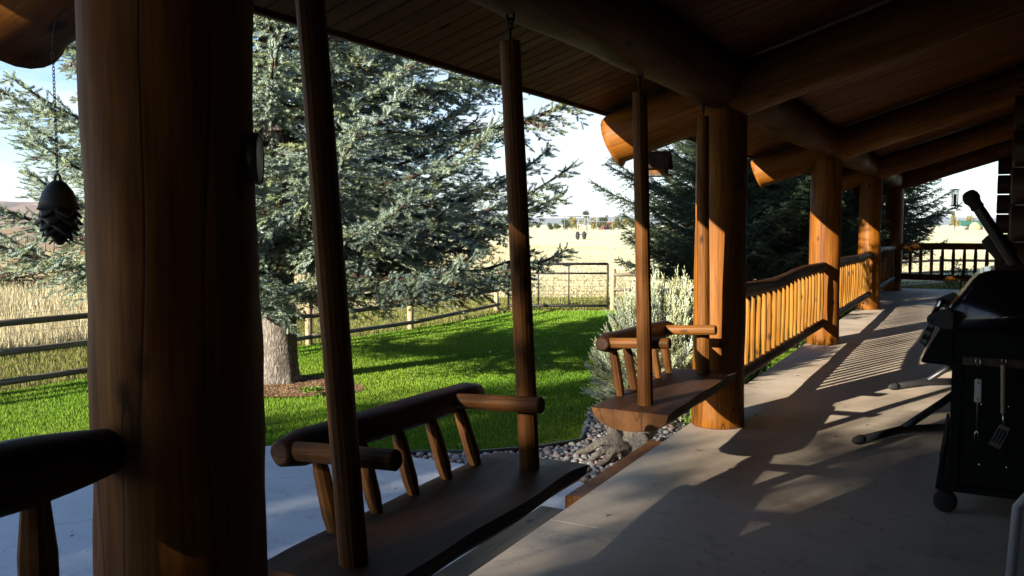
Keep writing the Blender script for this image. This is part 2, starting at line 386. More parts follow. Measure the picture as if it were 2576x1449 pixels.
# ------------------------------------------------------------------ the log house: posts, beams, rafters, roof, walls
house = empty('log_house', (0, 6, 0), 0, 'log house with covered porch of peeled log posts under a sloping board ceiling', 'house')
def zc(x): return 2.53+.315*(x+2.75)             # underside of the ceiling boards
def post_crack(z): return (R(-86)+.05*math.sin(z*2.3+.5)+.02*math.sin(z*11)-.15*math.exp(-((z-1.45)/.16)**2), .06 if z < 2.4 else .02, .062)
p = log('log_post', (POSTX, POSTY[0], 0), (POSTX, POSTY[0], 2.52), .208, .205, 'log', house, seg=90, step=.05, amp=.085, crack=post_crack, seed=11, bev=.01)
p['label'] = 'thick near log post with a long drying crack'
for i, y in enumerate(POSTY[1:]):
    log('log_post', (POSTX, y, 0), (POSTX, y, 2.52), .205, .195, 'log', house, seg=32, step=.08, amp=.045, seed=20+i, bev=.01, flare=.03)
ends = [-4.2]+POSTY+[24.2]
for i in range(len(ends)-1):
    a, b = ends[i], ends[i+1]
    log('beam', (POSTX+.01, a+.01, 2.695), (POSTX+.01, b-.01, 2.68), .20, .19, 'beam_wood', house, seg=24, step=.12, amp=.09, seed=40+i, bev=.02)
RY = [-3.8, 1.72]+POSTY[1:]
for i, y in enumerate(RY):
    x0, x1 = -2.81, 3.1; r = .205
    zz = lambda x: zc(x)-.225/math.cos(math.atan(.315))
    mw, L = frame_z((x0, y, zz(x0)), (x1, y, zz(x1)))
    me = log_mesh(L, r, r, 26, .12, .05, seed=60+i, bev=.015)
    inv = mw.inverted()
    for v in me.vertices:
        wv = mw @ v.co
        xcut = x0+.02+.16*max(0, (zz(x0)+.2-wv.z)/.4)
        if v.co.z < .35 and wv.x < xcut:
            wv.x = xcut; v.co = inv @ wv
    link('rafter', me, 'log', house, mw)
roof = empty('roof'); roof.parent = house; roof.matrix_parent_inverse = pm(house).inverted()
tilt = math.atan(.315); BW = .142
bl = (3.2+2.75)/math.cos(tilt)
bm = bmesh.new(); box_bm(bm, 0, bl, .0015, BW-.0015, 0, .022)
bmesh.ops.bevel(bm, geom=[e for e in bm.edges if abs(e.verts[0].co.y-e.verts[1].co.y) < 1e-6 and max(v.co.z for v in e.verts) < .001 and abs(e.verts[0].co.x-e.verts[1].co.x) > 1], offset=.008, segments=1, affect='EDGES')
bmesh.ops.recalc_face_normals(bm, faces=bm.faces)
bme = bpy.data.meshes.new('board'); bm.to_mesh(bme); bm.free()
nb = int((24.3+4.2)/BW)
for i in range(nb):
    mw = Matrix.Translation((-2.75, -4.2+i*BW, zc(-2.75)+rnd.uniform(0, .0015))) @ Matrix.Rotation(-tilt, 4, 'Y')
    link('ceiling_board', bme, 'ceiling', roof, mw)
mw = Matrix.Translation((-2.77, -4.25, zc(-2.77)+.024)) @ Matrix.Rotation(-tilt, 4, 'Y')
box('roof_deck', 0, bl+2.6, 0, 28.6, 0, .22, 'roof_metal', roof, 0, mw)
box('fascia', -2.81, -2.774, -4.25, 24.35, zc(-2.77)-.015, zc(-2.77)+.2, 'fascia', roof, .004)
wall = empty('wall'); wall.parent = house; wall.matrix_parent_inverse = pm(house).inverted()
LR = .222
def logwall(p0, p1, z0, n, sp=.452):
    for k in range(n):
        z = z0+k*sp; log('wall_log', (*p0, z), (*p1, z), LR, LR, 'wall_log', wall, seg=14, step=.6, amp=.02)
logwall((.82, 12.5), (.82, 23.0), .03, 9)
logwall((.34, 12.3), (3.0, 12.3), .255, 8)
logwall((.36, 23.2), (3.0, 23.2), .255, 8)
logwall((2.75, -2.6), (2.75, 12.1), .03, 10)
logwall((-1.55, -2.4), (3.0, -2.4), .255, 8)  # unseen wall behind the camera, added to keep skylight off the near porch

# ------------------------------------------------------------------ railings
# local x/y of a log lying along +Y: to_track_quat('Z','Y') -> find which local axis is up
mwt, _ = frame_z((0, 0, 0), (0, 1, 0)); upv = mwt.to_3x3().inverted() @ Vector((0, 0, 1))
class CV:
    def __init__(s, f): s.f = f
    def __call__(s, t): return (upv.x*s.f(t), upv.y*s.f(t))
def railing(y0, y1, label, sp=.232, f=lambda t: 0, seed=1, rx=POSTX+.03):
    t = empty('porch_railing', (rx, (y0+y1)/2, 0), 0, label, 'railing', 'porch railings between the log posts')
    log('top_rail', (rx, y0, 1.0), (rx, y1, 1.0), .063, .06, 'rail_wood', t, seg=16, step=.08, amp=.16, seed=seed, bev=.02, curve=CV(f), taper0=.12, taper1=.12)
    log('bottom_rail', (rx, y0, .315), (rx, y1, .31), .055, .055, 'rail_wood', t, seg=14, step=.1, amp=.12, seed=seed+1, bev=.02, taper0=.1, taper1=.1)
    n = int((y1-y0-.1)/sp); y = y0+((y1-y0)-(n-1)*sp)/2
    for i in range(n):
        yy = y+i*sp+rnd.uniform(-.012, .012); r = rnd.uniform(.0215, .0285); jx = rnd.uniform(-.006, .006)
        z1 = 1.0+f((yy-y0)/(y1-y0))-.02
        log('baluster', (rx+jx, yy, .335), (rx-jx, yy+rnd.uniform(-.012, .012), z1), r*1.05, r, 'baluster_wood', t, seg=9, step=.3, amp=.06, facet=True, bev=.004, taper0=.05, taper1=.07)
    return t
railing(7.08, 12.12, 'nearest sunlit porch railing with close-set orange balusters', f=lambda t: .04-.02*math.sin(t*5.5)+.008*math.sin(t*11+1), seed=101)
railing(12.48, 17.57, 'middle sunlit porch railing between third and fourth log posts', f=lambda t: .05+.02*math.sin(t*4+2), seed=111)
railing(17.93, 22.97, 'far porch railing meeting the end railing at the corner post', f=lambda t: .05+.02*math.sin(t*5), seed=121)
t = empty('porch_railing', (POSTX, -1, 0), 0, 'dark thick railing joining the big near post at the left edge', 'railing', 'porch railings between the log posts')
log('top_rail', (POSTX, -3.6, 1.05), (POSTX, 1.37, 1.065), .075, .078, 'rail_wood', t, seg=18, step=.06, amp=.12, seed=131, bev=.015, taper0=.1, taper1=.22)
log('bottom_rail', (POSTX, -3.6, .3), (POSTX, 1.37, .3), .06, .06, 'rail_wood', t, seg=14, step=.1, amp=.1, seed=132, taper1=.12)
for i in range(13): log('baluster', (POSTX, 1.165-i*.36, .32), (POSTX, 1.165-i*.36, 1.02), .040, .040, 'swing_pole', t, seg=12, step=.12, amp=.08, facet=True, bev=.006, taper0=.06, taper1=.10)
t = empty('porch_railing', (-.6, 23.15, 0), 0, 'end railing with widely spaced round balusters across the porch end', 'railing', 'porch railings between the log posts')
log('top_rail', (-1.62, 23.15, 1.07), (.38, 23.15, 1.09), .085, .075, 'log', t, seg=16, step=.1, amp=.08, seed=141, bev=.03)
log('bottom_rail', (-1.62, 23.15, .34), (.38, 23.15, .33), .075, .075, 'log', t, seg=16, step=.1, amp=.08, seed=142, bev=.03)
for i in range(8):
    x = -1.42+i*.232
    log('baluster', (x, 23.15, .36), (x, 23.15, 1.05), .04, .038, 'log', t, seg=12, step=.15, amp=.06, bev=.006, taper0=.05, taper1=.05)

# ------------------------------------------------------------------ porch swings
def swing(yn, yf, label, seed, zs=.485, zr=(.845, .80), xr=(-2.02, -2.13), spind=5, polet=(0, 0), ybn=.1):
    g = random.Random(seed); t = empty('porch_swing', (-1.8, (yn+yf)/2, zs-.15), 0, label, 'porch swing', 'log porch swings')
    y0, y1 = yn-ybn, yf+.22
    # half-log seat: flat top, rounded underside, with uneven long edges
    xa, xb = -2.07, -1.58; V, F = [], []; ns, nc = 22, 13
    for i in range(ns+1):
        s = i/ns; y = y0+(y1-y0)*s; w = .5*(xb-xa)*(1+.05*mnoise.noise((s*4, seed, 0))); cx = (xa+xb)/2+.012*mnoise.noise((s*3, seed, 5))
        e = 1-.06*(max(0, 1-s*10)+max(0, 1-(1-s)*10))
        prof = [(-w, 0), (-w*.5, .002), (0, 0), (w*.5, .001), (w, 0)]
        for k in range(1, 9):
            a = math.pi*k/9; prof.append((w*math.cos(a), -.135*math.sin(a)**.85*(1+.04*mnoise.noise((s*5, a*2, seed)))))
        for px, pz in prof: V.append((cx+px, y, zs-.012+pz*e if pz < 0 else zs-.012*(1-e)/.06+pz))
    for i in range(ns):
        for j in range(nc): k = (j+1) % nc; F.append((i*nc+j, (i+1)*nc+j, (i+1)*nc+k, i*nc+k))
    F.append(tuple(range(nc))); F.append(tuple(ns*nc+j for j in range(nc-1, -1, -1)))
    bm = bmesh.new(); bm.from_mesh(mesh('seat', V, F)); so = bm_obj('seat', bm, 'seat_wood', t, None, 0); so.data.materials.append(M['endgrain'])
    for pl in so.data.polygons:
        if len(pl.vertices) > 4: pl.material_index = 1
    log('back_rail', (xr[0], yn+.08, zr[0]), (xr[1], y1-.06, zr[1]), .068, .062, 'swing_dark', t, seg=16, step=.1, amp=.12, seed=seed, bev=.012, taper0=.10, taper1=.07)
    for i in range(spind):
        s = (i+.5)/spind; y = yn+.12+(yf-yn-.06)*s; ry = y+.03; rr = (ry-y0)/(y1-y0)
        ry += .02
        bx = -2.02; tx = xr[0]+(xr[1]-xr[0])*rr; tz = zr[0]+(zr[1]-zr[0])*rr
        log('spindle', (bx, y, zs-.02), (tx-.01, ry, tz-.03), .033, .031, 'swing_pole', t, seg=10, step=.08, amp=.07, facet=True, seed=seed+i, bev=.004, taper0=.04, taper1=.05)
    for k, (yy, px) in enumerate(((yn+.02, .03), (yf-.02, .03))):
        rr = (yy-y0)/(y1-y0); tx = xr[0]+(xr[1]-xr[0])*rr; tz = zr[0]+(zr[1]-zr[0])*rr
        ay = yy+(.11, -.10)[k]
        log('arm', (tx+.02, ay, tz+.005), (-1.655, ay-.01, tz+.03), .034, .036, 'swing_pole', t, seg=12, step=.08, amp=.05, facet=True, seed=seed+30+k, bev=.006)
        tp = polet[k]
        pole = log('hanger_pole', (-1.785, yy+.035, zs-.03), (-1.80, yy+tp, 2.385), .048, .044, 'swing_pole', t, seg=16, step=.1, amp=.06, facet=True, seed=seed+40+k, bev=.004)
        hx, hy = -1.80, yy+tp
        a = [(hx, hy, 2.35), (hx, hy, 2.43)]
        ring = [(hx+.0, hy+.018*math.sin(q), 2.455-.026*math.cos(q)) for q in np.linspace(0, 2*math.pi, 13)]
        shack = [(hx+.016*math.sin(q), hy, 2.485-.030*math.cos(q)) for q in np.linspace(0, 2*math.pi, 13)]
        tubes('hook', [(a, .006), (ring, .006), (shack, .006)], 'black_iron', pole, 6)
    return t
swing(2.19, 3.52, 'near log porch swing with half-log seat hanging over the patio steps', 200, polet=(-.13, -.13), xr=(-2.13, -2.15), zr=(.80, .78))
swing(5.07, 6.40, 'far log porch swing hanging beside the second post in front of the juniper', 300, zr=(.84, .80), xr=(-2.09, -2.09), polet=(-.09, -.02), ybn=.13)

# ------------------------------------------------------------------ steps, edging
st = empty('porch_step', (-2.3, 2, G), 0, 'weathered grey wooden step along the porch edge', 'step')
box('tread', -2.42, -2.06, -5.5, 4.95, -.26, -.20, 'step_wood', st, .006)
box('riser', -2.36, -2.30, -5.5, 4.93, G, -.262, 'step_wood', st, .004)
tb = box('timber', -2.26, -2.005, 4.96, 6.6, G+.05, -.115, 'swing_pole', None, .01)
tag(tb, 'squared brown timber under the slab edge beside the pebbles', 'timber')
ed = [(-4.72, 6.06), (-4.3, 6.15), (-3.75, 6.45), (-3.36, 6.85), (-3.14, 7.25), (-3.3, 7.75)]
tag(tubes('lawn_edging', [([(x, y, G+.03) for x, y in ed], .022)], 'black_iron', None, 6), 'black plastic lawn edging curving round the pebble bed', 'edging')

# ------------------------------------------------------------------ vegetation
def nrm(a): return a/np.maximum(np.linalg.norm(a, axis=-1, keepdims=True), 1e-9)
def needles(P, D, L, C, K, nl, w, rg, spread=.75, fwd=.65, jit=.25):
    """K needle triangles round each shoot; P start, D direction, L length, C colour"""
    n = len(P); D = nrm(D)
    ref = np.where(np.abs(D[:, 2:3]) > .9, np.array([[1., 0, 0]]), np.array([[0, 0, 1.]]))
    U = nrm(np.cross(D, ref)); V = np.cross(D, U)
    f = (np.arange(K)+.5)/K; ph = np.arange(K)*2.399
    a = ph[None, :]+rg.uniform(0, 6.28, (n, 1))+rg.uniform(-jit, jit, (n, K))
    ca, sa = np.cos(a)[..., None], np.sin(a)[..., None]
    out = U[:, None]*ca+V[:, None]*sa; tan = -U[:, None]*sa+V[:, None]*ca
    base = P[:, None]+D[:, None]*(L[:, None]*f[None])[..., None]
    nd = nrm(out*spread+D[:, None]*(fwd+.5*f[None, :, None]**3))
    tip = base+nd*(nl*rg.uniform(.75, 1.2, (n, K)))[..., None]
    hw = tan*(w/2)
    Vt = np.stack([base-hw, base+hw, tip], 2).reshape(-1, 3)
    Ct = np.repeat(C[:, None]*rg.uniform(.8, 1.2, (n, K, 1)), 3, 1).reshape(n, K, 3, 3) if False else np.repeat((C[:, None]*rg.uniform(.82, 1.18, (n, K, 1)))[:, :, None], 3, 2).reshape(-1, 3)
    return Vt, Ct
def spruce(seed, H, Rm, z0, extra=(), K=20):
    rg = np.random.default_rng(seed); br = []
    z = z0
    while z < H*.97:
        n = 7 if z < 6 else 6
        L0 = Rm*(1-(z-z0)/(H-z0))**.78*min(1, .72+(z-z0)*.22)
        a0 = rg.uniform(0, 6.28)
        for i in range(n):
            br.append((a0+i*6.283/n+rg.uniform(-.3, .3), z+rg.uniform(-.1, .1), L0*rg.uniform(.72, 1.08)))
        z += .25 if z < 6 else .42
    br += list(extra)
    SP, SD, SL, SCc = [], [], [], []; twV, twF = [], []
    for bb in br:
        az, zb, L = bb[:3]
        hi = zb > 6.2; fz = (zb-z0)/(H-z0)
        el = rg.uniform(-.10, .10)+.55*fz+(bb[3] if len(bb) > 3 else 0)
        sag = rg.uniform(.10, .22)*(1-fz)*(.55 if zb < 2.2 else 1)
        n = max(5, int(L/.16)); s = np.linspace(0, 1, n+1)
        d = np.array([math.cos(az), math.sin(az), 0]); sd = np.array([-math.sin(az), math.cos(az), 0])
        wob = np.cumsum(rg.normal(0, .03, n+1))*L*.12
        pts = d*(s*L*math.cos(el))[:, None]+sd*wob[:, None]
        pts[:, 2] += zb+L*(math.sin(el)*s-sag*4*s*(1-s)*.55-sag*.4*s+.16*s**3)
        r0 = .012+.010*L
        v, f = tube_data([Vector(p) for p in pts], [r0*(1-.85*q)+.003 for q in s], 4 if not hi else 3, False, len(twV)); twV += v; twF += f
        # shoots set straight on the outer part of the limb, up to a bushy tip
        ms = int(L*.72/(.035 if not hi else .09)); u = rg.uniform(.28, 1, ms)**.8; kk = u*n; ii = np.minimum(kk.astype(int), n-1); ff = (kk-ii)[:, None]
        bp = pts[ii]*(1-ff)+pts[ii+1]*ff; dl = nrm(pts[ii+1]-pts[ii])
        SP.append(bp); SD.append(nrm(dl*.9+rg.normal(0, .55, (ms, 3))+np.array([0, 0, .12]))); SL.append(rg.uniform(.07, .13, ms)*(1 if not hi else 1.7))
        tone = rg.uniform(0, 1, (ms, 1))*.7; SCc.append(np.array([[.26, .34, .30]])*(1-tone)+np.array([[.22, .265, .13]])*tone)
        sp = .125 if not hi else .22
        tb = np.arange(max(.10*L, .22), L*.985, sp)
        for side in (-1, 1, 0):
            if side == 0:
                tbb = tb[::2]
            else: tbb = tb
            for q in tbb:
                q = q+rg.uniform(-.05, .05); t = min(.999, q/L); k = t*n; i = int(k); fr = k-i
                p0 = pts[i]*(1-fr)+pts[min(i+1, n)]*fr; dl = nrm(pts[min(i+1, n)]-pts[i])
                ll = (.17+.48*min(1, (1-t)*L*.9)*min(1, t*2.2+.25))*rg.uniform(.7, 1.15)
                if side == 0: ll *= .55
                an = side*rg.uniform(.75, 1.1)
                lat = np.cross(np.array([0, 0, 1.]), dl)
                bd = nrm(dl*math.cos(an)+lat*math.sin(an)+np.array([0, 0, rg.uniform(-.42, .02) if side else rg.uniform(-.9, .8)]))
                ms = max(2, int(ll/(.05 if not hi else .10)))
                u = (np.arange(ms)+rg.uniform(.3, .9, ms))/ms
                bp = p0+bd*(u*ll)[:, None]; bp[:, 2] -= .18*ll*u**2
                lt = nrm(np.cross(np.array([0, 0, 1.]), bd)); sg = np.where(np.arange(ms) % 2 == 0, 1, -1)[:, None]
                sdv = nrm(bd*.85+lt*sg*rg.uniform(.3, .9, (ms, 1))+rg.normal(0, .22, (ms, 3)))
                sdv[-1] = bd
                SP.append(bp); SD.append(sdv); SL.append(rg.uniform(.075, .135, ms)*(1 if not hi else 1.7))
                tone = rg.uniform(0, 1); cc = np.array([.24, .315, .275])*(1-tone)+np.array([.20, .245, .12])*tone
                if rg.uniform() < .05*(1-t)+.01: cc = np.array([.15, .095, .05])
                SCc.append(np.tile(cc, (ms, 1))*rg.uniform(.85, 1.15, (ms, 1)))
                if not hi and ll > .2:
                    v, f = tube_data([Vector(p0), Vector(p0+bd*ll*.9)], [.006, .002], 3, False, len(twV)); twV += v; twF += f
    SP, SD, SL, SCc = map(np.concatenate, (SP, SD, SL, SCc))
    lo = SP[:, 2] < 6.2
    V1, C1 = needles(SP[lo], SD[lo], SL[lo], SCc[lo], K, .041, .0125, rg)
    V2, C2 = needles(SP[~lo], SD[~lo], SL[~lo], SCc[~lo], 9, .06, .02, rg)
    V = np.concatenate([V1, V2]); C = np.concatenate([C1, C2])
    crown = tri_mesh('crown', V, np.arange(len(V)).reshape(-1, 3), C)
    crown.materials.append(M['needles'])
    limbs = mesh('limbs', twV, twF, True); limbs.materials.append(M['twig'])
    nz = 40; Vt, Ft = [], []; sg = 26
    for i in range(nz+1):
        zz = H*(i/nz)**1.6; r = .218*(1-zz/H)**.9*(1+.28*math.exp(-zz/.16))+.01
        for j in range(sg):
            a = 6.283*j/sg; rr = r*(1+.07*mnoise.noise((math.cos(a)*2.5, math.sin(a)*2.5, zz*1.2))+.05*mnoise.noise((math.cos(a)*7, math.sin(a)*7, zz*5))+.10*math.exp(-zz/.12)*math.cos(5*a+1))
            Vt.append((rr*math.cos(a), rr*math.sin(a), zz-.03))
    for i in range(nz):
        for j in range(sg): k = (j+1) % sg; Ft.append((i*sg+j, i*sg+k, (i+1)*sg+k, (i+1)*sg+j))
    trunk = mesh('trunk', Vt, Ft, True); trunk.materials.append(M['bark'])
    print('spruce tris', len(V)//3, 'shoots', len(SP), 'branches', len(br))
    return crown, limbs, trunk
SPR = spruce(5, 13.0, 3.4, 1.3, extra=[(R(30), 3.4, 4.5), (R(25), 4.3, 4.0), (R(35), 3.9, 4.0), (R(20), 3.7, 4.1), (R(24), 2.1, 3.6), (R(36), 2.6, 3.5), (R(18), 1.7, 3.3), (R(208), 3.3, 3.7), (R(205), 2.7, 3.5), (R(215), 1.9, 3.9), (R(203), 1.6, 3.7), (R(222), 1.7, 3.6), (R(196), 2.2, 3.6), (R(8), 1.9, 3.4, -.22), (R(28), 1.8, 3.7, -.26), (R(44), 2.2, 3.5, -.24), (R(-8), 1.8, 3.2, -.18), (R(20), 2.6, 3.7, -.2)])
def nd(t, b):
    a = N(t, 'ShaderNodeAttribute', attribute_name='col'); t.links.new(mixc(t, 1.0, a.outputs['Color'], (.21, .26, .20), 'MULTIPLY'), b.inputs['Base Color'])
mat('needles_shade_green', (.05, .07, .04), .6, .2, nd)  # greener, much darker needle copy; shade on the far spruces put into the colour
def put_spruce(x, y, rz, s, label, green=False):  # green: crown takes the needle colour with shade mixed in
    t = empty('spruce_tree', (x, y, G), rz, label, 'tree', 'blue spruces round the yard')
    bpy.context.view_layer.update()
    mw = Matrix.Translation((x, y, G)) @ Matrix.Rotation(rz, 4, 'Z') @ Matrix.Diagonal((s, s, s, 1))
    for nme, me in zip(('crown', 'limbs', 'trunk'), SPR):
        o = link(nme, me, None, t, mw)
        if nme != 'trunk': o['kind'] = 'stuff'
        if green and nme == 'crown': o.material_slots[0].link = 'OBJECT'; o.material_slots[0].material = M['needles_shade_green']
    return t
put_spruce(-7.75, 8.3, 0, 1.0, 'large blue spruce with sunlit trunk on the lawn behind the near swing')
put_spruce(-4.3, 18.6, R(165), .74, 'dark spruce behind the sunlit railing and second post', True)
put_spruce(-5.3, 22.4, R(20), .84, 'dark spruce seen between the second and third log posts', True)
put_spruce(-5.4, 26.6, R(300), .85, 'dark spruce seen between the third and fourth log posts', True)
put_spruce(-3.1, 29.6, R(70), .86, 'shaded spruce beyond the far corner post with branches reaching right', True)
# juniper: feathery plumes fanning up and out from the base
def juniper(x, y, rx, ry, h, npl, seed, label):
    rg = np.random.default_rng(seed); t = empty('juniper_shrub', (x, y, G), 0, label, 'shrub')
    SP, SD, SL, C = [], [], [], []; lst = []
    for i in range(npl):
        a = rg.uniform(0, 6.283); q = rg.uniform(0, 1)**.8; k = rg.uniform(.78, 1.0)
        tip = np.array([x+rx*k*math.cos(a)*math.sqrt(max(.03, 1-q**2.2)), y+ry*k*math.sin(a)*math.sqrt(max(.03, 1-q**2.2)), G+.10+h*k*q])
        b0 = np.array([x+rx*.30*math.cos(a), y+ry*.30*math.sin(a), G+.03+.25*h*q]); mid = (b0+tip)/2+np.array([0, 0, .05])
        n = 46; u = np.sort(rg.uniform(.25, 1, n))
        P = ((1-u)**2)[:, None]*b0+(2*u*(1-u))[:, None]*mid+(u**2)[:, None]*tip
        d = nrm(tip-b0); D = nrm(d+rg.normal(0, .62, (n, 3))*(1.25-u)[:, None]+np.array([0, 0, .25]))
        SP.append(P); SD.append(D); SL.append(rg.uniform(.06, .15, n)*(1.2-.35*u))
        tone = rg.uniform(0, 1)**1.6; c = np.array([.50, .57, .43])*(1-tone)+np.array([.46, .47, .21])*tone
        C.append(np.tile(c, (n, 1))*rg.uniform(.8, 1.2, (n, 1)))
        if i % 4 == 0: lst.append(([Vector(b0), Vector(mid), Vector(tip)], [.012, .008, .003]))
    SP, SD, SL, C = map(np.concatenate, (SP, SD, SL, C))
    V, Cc = needles(SP, SD, SL, C, 11, .030, .0085, rg, .5, .9)
    o = link('foliage', tri_mesh('foliage', V, np.arange(len(V)).reshape(-1, 3), Cc), 'needles', t); o['kind'] = 'stuff'
    tubes('stem', lst, 'twig', t, 4)
juniper(-2.86, 8.85, .80, 1.05, 1.42, 560, 3, 'pale grey-green juniper shrub glowing in the sun behind the far swing')

def grass(name, n, region, hmin, hmax, w, cols, m, label, cat, seed, dens, lean=.35, excl=(), z=G, patch=None, hmul=None, tint=None):
    rg = np.random.default_rng(seed)
    X, Y = [], []; got = 0; x0, x1, y0, y1 = region['box']
    while got < n:
        x = rg.uniform(x0, x1, n*2); y = rg.uniform(y0, y1, n*2)
        dep = -x*math.sin(R(28))+y*math.cos(R(28)); lat = x*math.cos(R(28))+y*math.sin(R(28))
        ok = (rg.uniform(0, 1, n*2) < dens(dep)) & (np.abs(lat) < dep*.66+.6) & (dep > 1)
        if 'in' in region: ok &= inpoly(x, y, region['in'])
        if 'out' in region: ok &= ~inpoly(x, y, region['out'])
        for e in excl: ok &= ~inpoly(x, y, e)
        if patch is not None: ok &= patch(x, y, rg)
        X.append(x[ok]); Y.append(y[ok]); got += ok.sum()
    x = np.concatenate(X)[:n]; y = np.concatenate(Y)[:n]
    a = rg.uniform(0, 6.283, n); h = rg.uniform(hmin, hmax, n); l = rg.uniform(0, lean, n)*h; b = rg.uniform(0, 6.283, n)
    dep = -x*math.sin(R(28))+y*math.cos(R(28)); ww = w*np.clip(dep/10, .6, 2.5)/2
    if hmul is not None: h = h*hmul(x, y)
    P = np.stack([x, y, np.full(n, z)], 1); T = np.stack([np.cos(a)*ww, np.sin(a)*ww, 0*a], 1)
    tip = P+np.stack([np.cos(b)*l, np.sin(b)*l, h], 1)
    V = np.stack([P-T, P+T, tip], 1).reshape(-1, 3)
    cols = np.array(cols); k = rg.integers(0, len(cols), n); C = cols[k]*rg.uniform(.75, 1.25, (n, 1))
    if tint is not None:
        tq = np.clip(.5+.55*np.sin(x*1.3+1.7*np.sin(y*.8))*np.sin(y*1.1+1.3*np.sin(x*.7))+rg.normal(0, .22, n), 0, 1)[:, None]*.55; C = C*(1-tq)+np.array(tint)*tq
    o = link(name, tri_mesh(name, V, np.arange(3*n).reshape(-1, 3), np.repeat(C, 3, 0)), m)
    return tag(o, label, cat, kind='stuff')
MUL = [(a[0], a[1]) for a in mul]
grass('lawn_grass', 400000, {'box': (-11, -1.9, 3, 34), 'in': LAWN}, .015, .038, .008, [(.10, .24, .010), (.14, .28, .013), (.18, .31, .024), (.075, .195, .008)], 'grass',
      'short bright green lawn grass', 'grass', 1, lambda d: np.clip((8/np.maximum(d, 1))**1.6, 0, 1), excl=[PATIO, GRAVEL, MUL], tint=(.23, .29, .03))
OUT2 = [(-1.9, -14), (-1.9, 24), (1, 24), (8, 35), (-1.6, 33.5), (-5.5, 28), (-7, 23.5), (-9, 22.2), (-12, 20.5), (-12.6, 13.8), (-13.0, 6.6), (-14, -6), (-15, -14)]
grass('verge_grass', 70000, {'box': (-16, 8, 3, 36), 'in': OUT2, 'out': LAWN}, .04, .12, .013, [(.13, .15, .03), (.20, .19, .06), (.26, .22, .10), (.09, .13, .018)], 'dry_grass',
      'short yellow-green grass strip just outside the fence', 'grass', 4, lambda d: np.clip((9/np.maximum(d, 1))**1.4, 0, 1), lean=.6, z=G-.03)
grass('dry_grass', 190000, {'box': (-60, 14, 4, 75), 'out': OUT2}, .15, .42, .015, [(.39, .34, .19), (.46, .41, .25), (.33, .27, .145), (.51, .47, .31)], 'dry_grass',
      'tall dry straw coloured grass beyond the fence', 'grass', 2, lambda d: np.clip((13/np.maximum(d, 1))**2.7, 0, 1), lean=.5, z=G-.03, hmul=lambda x, y: .26+.74*np.clip((-x-9.5-.35*(y-8))/3, 0, 1),
      patch=lambda x, y, rg: rg.uniform(0, 1, x.shape) < .25+.75*(np.sin(x*.9+np.sin(y*.7)*2)*np.sin(y*.6+1)+.55 > 0))

grass('needle_litter', 9000, {'box': (-9, -6, 6.8, 9.6), 'in': MUL}, .004, .016, .012, [(.22, .12, .06), (.32, .20, .11), (.12, .07, .04), (.40, .29, .17)], 'dry_grass',
      'brown needle litter round the spruce trunk', 'litter', 8, lambda d: np.ones_like(d), lean=5., z=G+.021)
# strap-leaved lilies and leafy shrubs along the porch edge
def leaf_mesh(L, w, arch, seed):
    V, F = [], []; n = 6
    for i in range(n+1):
        q = i/n; ww = w*math.sin(math.pi*min(1, .12+q*.88))**.7*(1-q**4)+.0005
        x = L*.55*q**1.5*arch; z = L*(q-.45*arch*q*q)
        V += [(x, -ww, z+.15*ww), (x, 0, z-.15*ww), (x, ww, z+.15*ww)]
    for i in range(n):
        for j in range(2): a = i*3+j; F.append((a, a+1, a+4, a+3))
    return mesh('leaf', V, F, True)
mat('lily_green', (.09, .15, .02), .4, .4); mat('shrub_green', (.05, .09, .02), .5, .3)
LEAF = [leaf_mesh(rnd.uniform(.34, .5), .011, rnd.uniform(.5, 1.15), i) for i in range(5)]
for i in range(9):
    y = 7.55+i*.33; x = -2.2-.09*(i % 2)
    where = ['nearest the second post', 'second from the second post', 'third from the second post', 'fourth from the second post', 'fifth from the second post', 'sixth from the second post', 'seventh from the second post', 'eighth from the second post', 'nearest the third post'][i]
    t = empty('lily_plant', (x, y, G), 0, 'strap-leaved green lily below the railing, '+where, 'plant', 'lilies below the railing')
    for k in range(13):
        me = LEAF[k % 5]; link('leaf', me, 'lily_green', t, Matrix.Translation((x+rnd.uniform(-.05, .05), y+rnd.uniform(-.07, .07), G+.01)) @ Matrix.Rotation(rnd.uniform(0, 6.28), 4, 'Z') @ Matrix.Rotation(rnd.uniform(-.1, .25), 4, 'Y') @ Matrix.Scale(rnd.uniform(.8, 1.15), 4))
